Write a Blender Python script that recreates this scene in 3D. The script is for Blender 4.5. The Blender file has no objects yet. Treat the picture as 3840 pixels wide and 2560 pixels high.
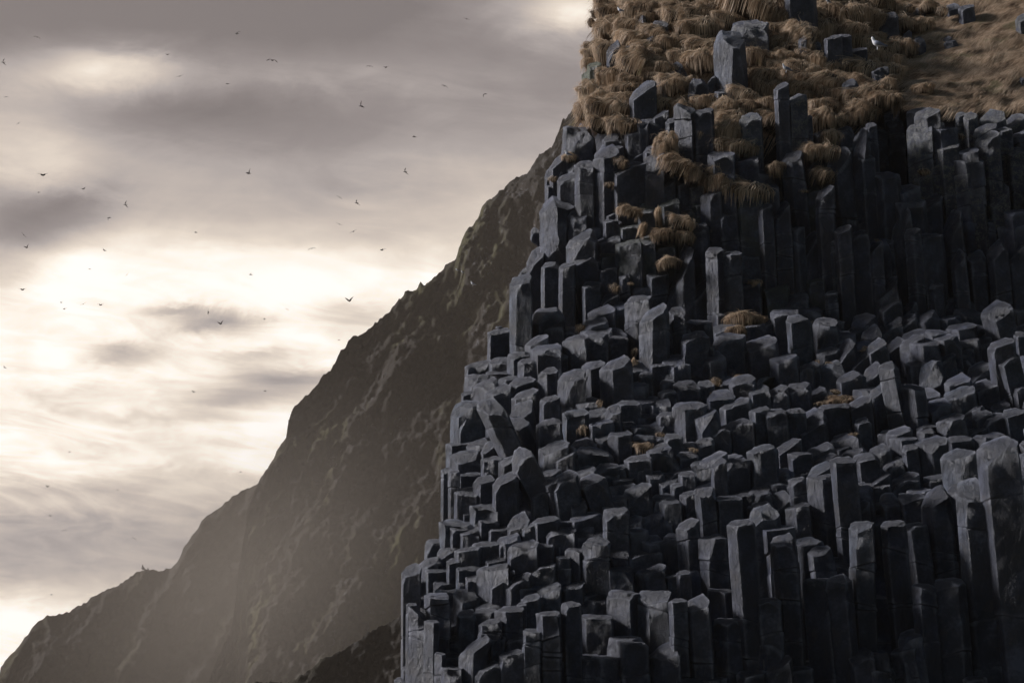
# Basalt column sea cliff with dry tussock grass, hazy headland and gulls
import bpy, bmesh, math, random
from mathutils import Vector, Matrix, noise

R = math.radians
scene = bpy.context.scene
# ------------------------------------------------------------------ camera
PITCH, HFOV = R(11.0), R(20.0)
cam_d = bpy.data.cameras.new("camera")
cam_d.sensor_width = 36.0
cam_d.lens = 18.0 / math.tan(HFOV / 2)
cam_d.clip_start, cam_d.clip_end = 0.5, 20000
cam = bpy.data.objects.new("camera", cam_d)
CAM = Vector((0, 0, 1.7))
cam.location = CAM
cam.rotation_euler = (math.pi / 2 + PITCH, 0, 0)
scene.collection.objects.link(cam)
scene.camera = cam

# ------------------------------------------------------------------ light and exposure
SUN_DIR = Vector((-0.83, 0.24, 0.475)).normalized()     # towards the sun
sun_el = math.asin(SUN_DIR.z)
sun_az = math.atan2(SUN_DIR.x, SUN_DIR.y)
sun_d = bpy.data.lights.new("sun", 'SUN')
sun_d.energy = 5.0
sun_d.angle = R(11)
sun_d.color = (0.99, 0.965, 1.0)
sun = bpy.data.objects.new("sun", sun_d)
sun.rotation_euler = (-SUN_DIR).to_track_quat('-Z', 'Y').to_euler()
scene.collection.objects.link(sun)
scene.view_settings.view_transform = 'Standard'
scene.view_settings.look = 'None'
scene.view_settings.exposure = 0.0
scene.view_settings.gamma = 1.0
scene.view_settings.use_curve_mapping = False
scene.cycles.max_bounces = 5
scene.cycles.diffuse_bounces = 3
scene.cycles.glossy_bounces = 2
scene.cycles.volume_bounces = 0
scene.cycles.use_denoising = True

K = math.tan(HFOV / 2) / 1920.0
def ray(px, py):
    a, b = (px - 1920) * K, (1280 - py) * K
    return Vector((a, math.cos(PITCH) - b * math.sin(PITCH), math.sin(PITCH) + b * math.cos(PITCH)))
def at(px, py, Y):
    d = ray(px, py)
    return CAM + d * (Y / d.y)
def mpp(Y):
    return Y * K / math.cos(PITCH)

# ------------------------------------------------------------------ world: sky texture far round, cloud deck over the sea
def srgb(r, g, b):
    f = lambda c: (c / 255 / 12.92) if c <= 10 else ((c / 255 + 0.055) / 1.055) ** 2.4
    return (f(r), f(g), f(b), 1)

class NT:
    def __init__(s, tree): s.t = tree; s.n = tree.nodes; s.l = tree.links
    def node(s, typ, **kw):
        n = s.n.new(typ)
        for k, v in kw.items(): setattr(n, k, v)
        return n
    def link(s, a, b): s.l.new(a, b)
    def m(s, op, a, b=None, c=None, clamp=False):
        n = s.n.new('ShaderNodeMath'); n.operation = op; n.use_clamp = clamp
        for i, x in enumerate((a, b, c)):
            if x is None: continue
            if isinstance(x, (int, float)): n.inputs[i].default_value = x
            else: s.l.new(x, n.inputs[i])
        return n.outputs[0]
    def ramp(s, fac, stops, interp='LINEAR'):
        n = s.n.new('ShaderNodeValToRGB'); n.color_ramp.interpolation = interp
        e = n.color_ramp.elements
        while len(e) > 1: e.remove(e[-1])
        for i, (p, c) in enumerate(stops):
            el = e[0] if i == 0 else e.new(p)
            el.position = p
            el.color = c if len(c) == 4 else (*c, 1)
        s.l.new(fac, n.inputs[0]); return n.outputs[0]
    def noise(s, vec, scale, detail=4, rough=.5, dist=0, W=0):
        n = s.n.new('ShaderNodeTexNoise')
        n.noise_dimensions = '4D' if W else '3D'
        if W: n.inputs['W'].default_value = W
        n.inputs['Scale'].default_value = scale; n.inputs['Detail'].default_value = detail
        n.inputs['Roughness'].default_value = rough; n.inputs['Distortion'].default_value = dist
        if vec is not None: s.l.new(vec, n.inputs['Vector'])
        return n.outputs['Fac']

world = bpy.data.worlds.new("World")
scene.world = world
world.use_nodes = True
w = NT(world.node_tree); w.n.clear()
tc = w.node('ShaderNodeTexCoord')
sep = w.node('ShaderNodeSeparateXYZ'); w.link(tc.outputs['Generated'], sep.inputs[0])
X, Y, Z = sep.outputs
Yc = w.m('MAXIMUM', Y, 0.08)
U = w.m('DIVIDE', X, Yc)                                # bearing of the cloud deck from the beach
V = w.m('DIVIDE', Z, Yc)                                # height over the horizon
comb = w.node('ShaderNodeCombineXYZ'); w.link(U, comb.inputs[0]); w.link(w.m('MULTIPLY', V, 2.0), comb.inputs[1])
n1 = w.noise(comb.outputs[0], 9, 5, .55, .6, 3.1)
n2 = w.noise(comb.outputs[0], 30, 8, .66, .6, 7.7)
n1c = w.m('SUBTRACT', n1, .5); n2c = w.m('SUBTRACT', n2, .5)
def uv(px, py):
    d = ray(px, py); return d.x / d.y, d.z / d.y
vtop, vbot = uv(1920, 0)[1], uv(1920, 2560)[1]
# vertical profile of the cloud deck, warped by noise
vv = w.m('ADD', V, w.m('ADD', w.m('MULTIPLY', n1c, .035), w.m('MULTIPLY', n2c, .012)))
prof_in = w.m('DIVIDE', w.m('SUBTRACT', vtop, vv), vtop - vbot, clamp=True)
PROF = [(0, .36), (.06, .42), (.14, .56), (.22, .60), (.29, .66), (.345, .74), (.385, .87), (.44, .96), (.56, .97),
        (.63, .96), (.70, .90), (.745, .80), (.79, .66), (.84, .68), (.885, .84), (.93, .97), (1, 1.02)]
g = lambda v: (v, v, v, 1)
B = w.ramp(prof_in, [(p, g(v)) for p, v in PROF], 'EASE')
sepB = w.node('ShaderNodeSeparateColor'); w.link(B, sepB.inputs[0]); B = sepB.outputs[0]
uu = w.m('ADD', U, w.m('MULTIPLY', n2c, .02)); vw = w.m('ADD', V, w.m('ADD', w.m('MULTIPLY', n2c, .015), w.m('MULTIPLY', n1c, .008)))
BLOBS = [(-100, -50, 700, 260, -.12), (1000, 440, 420, 130, -.22), (1150, 60, 500, 110, -.10), (620, 420, 300, 60, -.10), (1900, 380, 400, 160, -.08), (900, 120, 700, 90, -.06), (60, 830, 260, 130, -.16), (1900, 620, 500, 120, .05), # px, py, rx, ry, amount : brighter breaks and darker banks of cloud
    (430, 235, 300, 75, .26), (300, 270, 420, 90, .14), (2210, 30, 260, 110, .45), (1900, 60, 350, 120, .12),
    (60, 500, 260, 130, .12), (190, 600, 150, 90, .08), (30, 660, 160, 140, .07), (290, 770, 160, 60, -.16), (90, 860, 170, 120, -.20),
    (520, 480, 330, 70, -.04), (1100, 260, 700, 90, .05), (1500, 330, 350, 120, .0),
    (1250, 720, 400, 80, -.06), (260, 980, 160, 110, .16), (480, 900, 260, 90, .12), (0, 1060, 120, 80, -.10),
    (1000, 1010, 500, 90, .06), (800, 1215, 150, 38, -.34), (660, 1165, 110, 22, -.26), (450, 1335, 120, 34, -.27),
    (1060, 1425, 200, 65, -.36), (860, 1500, 180, 40, -.24), (1330, 1180, 130, 60, -.16), (980, 1330, 160, 26, -.14), (620, 1560, 300, 24, -.12), (200, 1480, 260, 26, -.08), (1100, 1330, 150, 50, .06),
    (560, 1650, 420, 35, -.06), (80, 1560, 160, 50, -.05), (700, 1780, 300, 40, -.05), (300, 1850, 320, 35, -.10),
    (160, 2020, 420, 90, -.06), (700, 2080, 300, 80, -.03), (1150, 1560, 350, 60, .05), (30, 2330, 300, 60, .06)]
for (px, py, rx, ry, a) in BLOBS:
    if a == 0: continue
    u0, v0 = uv(px, py)
    du = w.m('MULTIPLY', w.m('SUBTRACT', uu, u0), 1 / (rx * K * 1.02))
    dv = w.m('MULTIPLY', w.m('SUBTRACT', vw, v0), 1 / (ry * K * 1.02))
    r2 = w.m('ADD', w.m('MULTIPLY', du, du), w.m('MULTIPLY', dv, dv))
    e = w.m('POWER', 2.718, w.m('MULTIPLY', r2, -.8))
    B = w.m('MULTIPLY_ADD', e, a, B)
n3 = w.noise(comb.outputs[0], 16, 6, .58, 1.2, 1.3)
B = w.m('ADD', B, w.m('MULTIPLY', w.m('SUBTRACT', n3, .5), .26))
st = w.node('ShaderNodeCombineXYZ'); w.link(w.m('MULTIPLY', U, .55), st.inputs[0]); w.link(w.m('ADD', w.m('MULTIPLY', V, 2.6), w.m('MULTIPLY', U, .35)), st.inputs[1])
n4 = w.noise(st.outputs[0], 34, 8, .62, 1.6, 5.3)
lowb = w.m('MULTIPLY', w.m('SUBTRACT', prof_in, .36), 5, clamp=True)
B = w.m('ADD', B, w.m('MULTIPLY', w.m('SUBTRACT', n4, .5), w.m('ADD', .14, w.m('MULTIPLY', lowb, .34))))
B = w.m('ADD', B, w.m('MULTIPLY', n2c, .13))
cl = w.ramp(B, [(.30, srgb(98, 94, 98)), (.48, srgb(128, 122, 124)), (.60, srgb(158, 151, 150)), (.72, srgb(189, 178, 170)),
                (.84, srgb(220, 208, 195)), (.93, srgb(245, 236, 224)), (1.0, srgb(255, 251, 246))])
bg_c = w.node('ShaderNodeBackground'); w.link(cl, bg_c.inputs[0]); bg_c.inputs[1].default_value = 1.25
sky = w.node('ShaderNodeTexSky', sky_type='NISHITA', sun_disc=False)
sky.sun_elevation = sun_el; sky.sun_rotation = sun_az
sky.dust_density = .6; sky.air_density = 1.5; sky.ozone_density = 2.0
bg_s = w.node('ShaderNodeBackground'); w.link(sky.outputs[0], bg_s.inputs[0]); bg_s.inputs[1].default_value = 0.031
# the break in the clouds covers the bearings over the headland, the rest is the sky texture
dotn = w.node('ShaderNodeVectorMath', operation='DOT_PRODUCT')
w.link(tc.outputs['Generated'], dotn.inputs[0]); dotn.inputs[1].default_value = ray(1500, 1200).normalized()
mask = w.node('ShaderNodeMapRange', interpolation_type='SMOOTHSTEP')
w.link(dotn.outputs['Value'], mask.inputs[0]); mask.inputs[1].default_value = .80; mask.inputs[2].default_value = .95
mx = w.node('ShaderNodeMixShader'); w.link(mask.outputs[0], mx.inputs[0]); w.link(bg_s.outputs[0], mx.inputs[1]); w.link(bg_c.outputs[0], mx.inputs[2])
wo = w.node('ShaderNodeOutputWorld'); w.link(mx.outputs[0], wo.inputs[0])

# ------------------------------------------------------------------ helpers
COL = scene.collection
def link_mesh(name, me, mat):
    if mat is not None: me.materials.append(mat)
    o = bpy.data.objects.new(name, me); COL.objects.link(o); return o
def tag(o, label=None, cat=None, group=None, kind=None):
    if label: o['label'] = label
    if cat: o['category'] = cat
    if group: o['group'] = group
    o['kind'] = kind or 'thing'
    return o
def new_mat(name):
    m = bpy.data.materials.new(name); m.use_nodes = True
    t = NT(m.node_tree); t.n.clear()
    out = t.node('ShaderNodeOutputMaterial'); bs = t.node('ShaderNodeBsdfPrincipled'); t.link(bs.outputs[0], out.inputs[0])
    return m, t, bs
def interp(tab, x):
    if x <= tab[0][0]: return tab[0][1]
    for (a, b), (c, d) in zip(tab, tab[1:]):
        if x <= c: return b + (d - b) * (x - a) / (c - a)
    return tab[-1][1]
def fbm(p, octv=4): return noise.fractal(p, 1.0, 2.0, octv)

# ------------------------------------------------------------------ materials
def basalt(name, lichen=0.0, moss=0.0):
    m, t, bs = new_mat(name)
    tcn = t.node('ShaderNodeTexCoord'); P = tcn.outputs['Object']
    oi = t.node('ShaderNodeObjectInfo')
    big = t.noise(P, 1.1, 4, .55, .3)
    fine = t.noise(P, 14, 6, .65)
    grit = t.noise(P, 70, 3, .7)
    base = t.ramp(t.m('ADD', t.m('MULTIPLY', big, .7), t.m('MULTIPLY', fine, .3)),
                  [(.34, (.006, .0075, .014)), (.5, (.021, .026, .044)), (.64, (.085, .098, .145))])
    tint = t.ramp(oi.outputs['Random'], [(0, (.62, .66, .80)), (.35, (.92, .93, 1.02)), (.7, (1.15, 1.13, 1.10)), (1, (1.25, 1.38, 1.32))])
    mul = t.node('ShaderNodeMix', data_type='RGBA', blend_type='MULTIPLY'); mul.inputs[0].default_value = 1
    t.link(base, mul.inputs[6]); t.link(tint, mul.inputs[7]); col = mul.outputs[2]
    rn = t.noise(P, 1.7, 5, .65, .3, 12.0)
    mr = t.node('ShaderNodeMix', data_type='RGBA'); t.link(t.m('MULTIPLY', t.m('MULTIPLY', t.m('SUBTRACT', rn, .56), 7, clamp=True), .55), mr.inputs[0]); t.link(col, mr.inputs[6]); mr.inputs[7].default_value = (.070, .060, .050, 1); col = mr.outputs[2]
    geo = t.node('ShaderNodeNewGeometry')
    rim_light = t.m('MULTIPLY', t.m('SUBTRACT', geo.outputs['Pointiness'], .513), 11, clamp=True)  # convex edges coloured pale, painting in the sunlight caught along the rims
    mw = t.node('ShaderNodeMix', data_type='RGBA'); t.link(t.m('MULTIPLY', rim_light, t.m('ADD', .35, fine)), mw.inputs[0]); t.link(col, mw.inputs[6]); mw.inputs[7].default_value = (.30, .31, .36, 1); col = mw.outputs[2]
    if lichen:
        ln = t.noise(P, 5, 6, .7, .2, 4.0)
        ls = t.noise(P, 26, 4, .7, .2, 2.0)
        lm = t.m('MULTIPLY', t.m('MULTIPLY', t.m('SUBTRACT', ln, .53 - .06 * lichen), 12, clamp=True), t.m('MULTIPLY', t.m('SUBTRACT', ls, .42), 6, clamp=True), clamp=True)
        mi = t.node('ShaderNodeMix', data_type='RGBA'); t.link(lm, mi.inputs[0]); t.link(col, mi.inputs[6]); mi.inputs[7].default_value = (.17, .165, .14, 1); col = mi.outputs[2]
    if moss:
        mn = t.noise(P, 2.2, 5, .65, .2, 9.0)
        mm = t.m('MULTIPLY', t.m('SUBTRACT', mn, .5 - .12 * moss), 5, clamp=True)
        mi = t.node('ShaderNodeMix', data_type='RGBA'); t.link(t.m('MULTIPLY', mm, .6 * moss), mi.inputs[0]); t.link(col, mi.inputs[6]); mi.inputs[7].default_value = (.075, .088, .045, 1); col = mi.outputs[2]
    t.link(col, bs.inputs['Base Color'])
    t.link(t.m('ADD', .29, t.m('MULTIPLY', fine, .34)), bs.inputs['Roughness'])
    bs.inputs['Specular IOR Level'].default_value = .7
    b1 = t.node('ShaderNodeBump'); b1.inputs['Strength'].default_value = 1; b1.inputs['Distance'].default_value = .16
    mapn = t.node('ShaderNodeMapping'); mapn.inputs['Scale'].default_value = (1, 1, .45); t.link(P, mapn.inputs[0])
    h = t.m('ADD', t.m('MULTIPLY', t.noise(mapn.outputs[0], 5, 7, .66, .4), .9), t.m('MULTIPLY', grit, .22))
    t.link(h, b1.inputs['Height'])
    t.link(b1.outputs[0], bs.inputs['Normal'])
    return m
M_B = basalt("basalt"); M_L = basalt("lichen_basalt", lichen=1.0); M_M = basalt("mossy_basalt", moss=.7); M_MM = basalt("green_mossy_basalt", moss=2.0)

# ------------------------------------------------------------------ the cliff face: depth of the rock surface by height
SIL = [(-400, 2290), (0, 2235), (45, 2215), (110, 2225), (190, 2185), (340, 2190), (400, 2165), (480, 2110), (560, 2120), (600, 2090), (660, 2050), (760, 2025), (950, 2015), (1020, 1940),
       (1130, 1925), (1229, 1908), (1231, 1838), (1350, 1836), (1352, 1748), (1500, 1742), (1503, 1696), (1650, 1692), (1652, 1680), (1750, 1676), (1755, 1662), (1945, 1658),
       (1948, 1650), (2015, 1648), (2018, 1600), (2080, 1596), (2085, 1572), (2106, 1570), (2110, 1512), (2500, 1510), (2540, 1484), (3400, 1470)]
DEP = [(-400, 93), (0, 80.5), (300, 76), (420, 74), (600, 72.5), (1150, 71), (1250, 70), (1500, 66.8), (1750, 63.2), (2000, 61.2), (2560, 58.5), (3000, 57), (4400, 55)]
def S(px, py):
    sh = 3.2 * (1 - (px - 3330) / 720) * min(1, (400 - py) / 330) if px > 3330 and py < 400 else (3.2 * min(1, (400 - py) / 330) * max(0, (px - 3000) / 330) if px > 3000 and py < 400 else 0)
    return interp(DEP, py) + sh + 2.4 * math.exp(-max(0, px - interp(SIL, py)) / 150.0)

ROCKS, TUFTS = [], []
CROPS = {'R1': (2100, 0, 2.6133), 'R2': (2940, 0, 2.6133), 'R3': (1900, 500, 2.4124), 'R4': (2870, 500, 2.4124),
         'R5': (1500, 1100, 2.0103), 'R6': (2670, 1100, 2.0103), 'R7': (1480, 1850, 2.2085), 'R8': (2540, 1780, 1.8092)}
def natural_lean(px, py):
    return interp([(1900, 0), (2500, .035), (3300, .085), (3840, .12)], px) * interp([(400, .35), (1200, .7), (1900, 1)], py)
def rocks(reg, txt):
    ox, oy, k = CROPS[reg]
    for ln in txt.strip().split('\n'):
        for item in ln.split(';'):
            a = item.split()
            if not a: continue
            kind = a.pop() if a[-1].isalpha() else 'c'
            v = [float(q) for q in a]
            lean = v[7] if len(v) > 7 else 0
            xl, xe, xr, yt, yl, yr, yb = v[:7]
            fx = lambda q: ox + q / k
            fy = lambda q: oy + q / k
            if kind == 'd': YP = 2.6
            else: YP = 0
            if not lean and kind in 'clmd': lean = natural_lean((fx(xl) + fx(xr)) / 2, fy(yl)) * (yb - yl)
            ROCKS.append(dict(push=YP, xl=fx(xl), xe=fx(xe), xr=fx(xr), yt=fy(yt), yl=fy(yl), yr=fy(yr), yb=fy(yb), lean=lean / k, kind=kind))
def tufts(reg, txt):
    ox, oy, k = CROPS[reg]
    for item in txt.replace('\n', ';').split(';'):
        a = item.split()
        if not a: continue
        x0, y0, x1, y1 = [float(q) for q in a[:4]]
        TUFTS.append((ox + x0 / k, oy + y0 / k, ox + x1 / k, oy + y1 / k))
# outlines read off the cliff: left edge, front edge, right edge, top, lip left, lip right, foot, lean, kind
rocks('R7', '''
65 74 200 568 650 600 1440; 205 268 375 512 555 520 700; 255 265 418 368 400 375 530; 355 365 555 410 475 430 560; 370 410 640 210 240 255 420
460 476 640 255 290 275 420; 628 650 870 85 100 105 275; 568 575 640 120 165 150 215; 703 712 850 210 225 222 345; 545 560 700 265 330 290 400
778 790 945 272 290 290 355; 942 950 1100 140 270 190 365; 500 520 710 420 470 440 575; 650 660 860 385 425 400 545; 860 870 1080 370 420 400 505
438 450 580 530 565 550 670; 518 530 695 575 625 600 725; 758 770 925 495 560 510 590; 685 810 940 558 610 575 850; 790 800 985 625 770 640 860
905 960 1115 635 760 650 920; 945 958 1180 375 440 400 670; 1068 1112 1300 405 432 430 600; 1065 1070 1160 240 265 250 390; 1150 1175 1350 170 240 190 415
1260 1270 1500 270 315 300 500; 1355 1360 1480 390 405 400 520; 1110 1130 1340 550 625 560 725; 1345 1350 1440 512 520 520 700; 1418 1530 1575 445 470 460 715
1476 1495 1750 303 345 320 440; 1555 1580 1765 358 415 395 790; 1733 1750 1930 108 150 135 470; 1456 1465 1580 38 80 70 200; 1730 1815 1925 468 488 478 610
1923 1940 2215 462 492 480 610; 1712 1775 1965 603 625 612 850; 2003 2090 2240 568 640 590 820; 2205 2230 2370 50 75 62 215; 2240 2260 2360 650 680 660 840
1188 1205 1365 725 790 755 990; 1190 1225 1360 975 1000 990 1750; 1352 1412 1560 718 765 730 905; 1390 1412 1535 878 925 905 1700; 1520 1590 1760 848 895 880 1010
1520 1575 1790 1000 1022 1012 1345; 1765 1945 2030 800 830 815 1190; 1770 1905 2060 1180 1195 1190 1640; 2020 2095 2270 800 812 808 1250; 1853 1880 2095 1197 1220 1212 1720
1528 1570 1700 1325 1345 1335 1700; 1630 1700 1862 1335 1352 1345 1760; 2090 2200 2345 1215 1310 1240 1720; 1058 1070 1192 825 885 850 1130; 1058 1066 1195 1115 1135 1130 1740
1003 1060 1192 763 790 780 890; 838 925 1060 918 970 940 1320; 878 890 1075 1288 1335 1300 1720; 655 775 840 940 975 960 1180; 668 682 912 848 935 865 960
520 532 662 955 1012 1000 1210; 493 555 688 765 885 840 970; 345 352 572 782 805 795 920; 325 331 525 703 738 725 795; 592 600 692 668 692 680 785; 530 536 600 722 738 735 785 b
262 272 440 598 645 620 745; 105 150 262 672 735 700 965; 148 162 322 788 865 830 935; 298 306 490 908 932 925 1015; 122 185 258 945 985 1045 1730; 153 162 330 905 1045 1000 1085
252 335 500 1008 1085 1030 1220; 252 322 350 1040 1060 1060 1730; 355 372 532 1165 1240 1195 1320; 390 402 552 1293 1335 1325 1435; 395 406 552 1425 1438 1436 1780
333 385 402 1308 1325 1322 1760; 535 640 785 1158 1290 1178 1700; 648 672 850 1308 1390 1330 1480; 642 690 862 1385 1470 1400 1780; 60 70 122 1412 1435 1420 1520; 4 14 66 1518 1538 1530 1760
1190 1200 1420 672 695 685 745; 1562 1575 1760 758 840 800 880; 2270 2290 2400 868 892 880 1680; 100 110 160 900 920 915 1730; 700 715 860 1030 1080 1050 1420; 1020 1030 1075 900 915 910 1180
780 800 900 1160 1200 1180 1450; 930 945 1060 1180 1210 1190 1420
''')
rocks('R5', '''
835 870 985 -157 -70 -120 440; 670 680 822 262 300 275 495; 732 742 778 228 255 245 280 b; 498 510 682 500 545 508 610; 678 690 818 468 522 500 580; 488 530 655 598 642 625 805
656 662 822 573 600 590 650; 813 850 985 433 462 447 610; 893 930 1038 473 512 490 650; 556 640 722 628 690 650 835; 645 700 825 668 745 690 850; 743 755 905 593 645 620 680
823 835 1012 612 695 640 790; 938 950 1068 648 702 670 730; 848 872 1032 712 785 730 915; 828 880 1005 788 875 810 1000; 1082 1122 1255 430 495 460 620; 1048 1105 1178 558 590 580 755
1195 1240 1390 558 645 590 870; 468 476 562 733 752 745 830; 386 440 625 812 842 835 1115; 438 452 622 878 935 920 1110; 605 632 798 785 895 860 1300 190 p; 785 885 985 918 1005 960 1190 70 p
1033 1045 1218 932 985 950 1210; 1108 1120 1305 838 935 860 940; 1232 1250 1412 868 905 890 1090; 1328 1340 1495 758 835 790 895; 1412 1420 1562 848 895 870 955; 1233 1290 1412 308 352 330 580
1178 1200 1322 248 285 265 330; 1398 1410 1562 288 335 300 530; 1333 1342 1412 378 402 395 505; 1573 1585 1708 308 345 330 490; 1703 1770 1882 8 42 25 410; 1808 1880 2012 73 190 100 615
1883 1900 2048 178 265 200 490; 2038 2060 2142 98 155 140 470; 2080 2090 2182 250 290 270 455; 2123 2137 2312 278 322 300 660; 2232 2250 2360 378 402 390 630; 1515 1600 1742 463 565 490 865
1583 1602 1722 578 645 600 815; 1883 1896 2082 478 505 490 645; 1968 1987 2142 523 590 560 665; 1808 1816 1892 578 625 600 805; 1968 1980 2072 648 672 665 735; 1953 1966 2072 718 742 735 900
1662 1682 1816 698 770 720 810; 1650 1662 1802 798 835 820 990; 1553 1567 1662 828 905 870 1050; 1783 1792 1952 828 852 845 910; 1778 1790 1952 900 922 912 990; 1748 1760 1947 985 1006 1000 1075
1753 1766 1947 1063 1086 1080 1185; 1943 1955 2092 893 908 900 1060; 2073 2087 2252 653 695 670 825; 2243 2252 2360 648 695 680 760; 2063 2140 2312 808 852 830 1115; 2148 2162 2352 938 965 950 1055
1638 1700 1778 963 982 970 1040; 1573 1640 1742 1033 1062 1050 1190; 1998 2012 2122 1048 1085 1070 1210; 1933 1942 2002 1073 1092 1085 1160; 2118 2132 2242 1118 1137 1130 1195; 2238 2248 2358 1078 1112 1100 1195
1378 1392 1562 998 1050 1020 1090; 1478 1492 1602 1038 1095 1060 1155; 1288 1312 1472 1078 1150 1100 1205; 1498 1512 1582 1098 1125 1120 1170; 1052 1078 1267 1103 1175 1120 1345; 1168 1182 1317 1148 1250 1170 1365
1318 1332 1602 1148 1200 1170 1290; 838 856 1042 1148 1290 1180 1640 170 p; 353 385 547 1098 1135 1120 1190; 378 440 612 1163 1215 1190 1350; 316 326 378 1308 1330 1320 1740; 372 382 440 1330 1345 1340 1740
503 516 652 1083 1155 1110 1175; 613 622 742 1073 1200 1100 1240; 616 627 762 1228 1245 1235 1370; 443 452 622 1343 1365 1350 1460; 558 605 702 1368 1415 1390 1620; 703 718 882 1343 1440 1370 1700; 638 650 782 1318 1350 1340 1385
413 427 587 1448 1500 1470 1700; 1043 1060 1212 1308 1380 1330 1460; 1148 1168 1342 1328 1430 1350 1680 30; 1083 1102 1202 1368 1415 1390 1650 60; 998 1010 1112 1458 1505 1480 1640; 1358 1378 1562 1343 1440 1370 1640 60
1583 1592 1702 1288 1315 1300 1360; 1523 1532 1642 1343 1375 1360 1410; 1583 1602 1762 1358 1405 1380 1430; 1578 1592 1767 1418 1460 1430 1520; 1703 1722 1892 1208 1260 1230 1360; 1768 1790 1902 1268 1330 1290 1370
1893 1902 2102 1213 1255 1240 1310; 2098 2112 2252 1188 1225 1210 1300; 2208 2222 2402 1238 1300 1280 1410; 1988 2002 2202 1298 1355 1330 1410; 1868 1882 1992 1328 1385 1370 1440; 1958 1972 2112 1378 1430 1400 1490
2108 2122 2217 1338 1365 1355 1490; 1688 1702 1892 1418 1500 1440 1620; 1898 1912 2062 1498 1545 1520 1620; 2048 2062 2122 1428 1450 1440 1540; 2118 2150 2237 1478 1510 1490 1690; 2228 2242 2358 1448 1490 1470 1640
1590 1600 1700 1520 1545 1530 1640; 1240 1260 1330 1180 1240 1210 1380; 1060 1080 1200 760 800 780 1000
''')
rocks('R8', '''
125 150 252 73 140 105 380 20; 43 60 132 178 215 195 300; 263 275 432 133 165 150 390; 3 65 142 288 340 300 650; 158 200 348 393 435 405 780; 353 405 525 298 340 320 1500 70; 503 522 692 188 290 270 850
483 496 642 168 205 185 310; 638 652 767 93 200 130 260; 758 776 882 13 65 40 210; 743 800 892 193 210 200 420; 624 640 762 18 60 40 140; 888 980 1062 -22 15 0 410; 653 682 802 393 480 440 1380 50
783 850 982 413 468 445 730; 983 1070 1172 553 595 575 700; 858 1000 1042 693 715 712 1480 60; 1028 1150 1192 668 730 690 1560 50; 1172 1190 1307 158 265 180 340; 1168 1195 1312 318 335 325 1380 25
1388 1406 1512 118 210 190 325; 1388 1410 1542 305 335 315 1350 70; 1513 1526 1682 118 160 140 340; 1528 1580 1692 318 350 335 750; 1678 1735 1862 58 150 80 710 20; 1598 1640 1752 733 758 750 1600 50
1743 1895 1952 698 718 705 1620 50; 1258 1272 1452 28 80 50 170; 1448 1458 1642 -2 60 20 130; 1838 1890 1922 58 90 80 700; 1898 1935 2112 18 150 110 1520 70; 58 95 217 798 920 850 1500 30
218 320 378 768 785 778 980; 243 320 412 968 988 980 1500; 548 562 702 833 855 840 1500 25; 553 600 707 1103 1150 1120 1560; 608 622 772 1213 1350 1230 1700; 733 747 907 1288 1325 1310 1700
423 432 602 1318 1350 1330 1700; 0 8 322 1348 1390 1360 1700; 1308 1370 1427 903 970 940 1190; 1178 1192 1322 1158 1250 1190 1650; 1463 1530 1622 1138 1190 1145 1620; 1303 1317 1472 1288 1325 1305 1700
823 832 907 1258 1275 1270 1340; 2 10 82 648 668 660 900; 1048 1062 1202 -120 -90 -100 590; 1960 1975 2100 1366 1385 1375 1800; 2290 2310 2420 300 340 320 1620 60
''')
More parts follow.
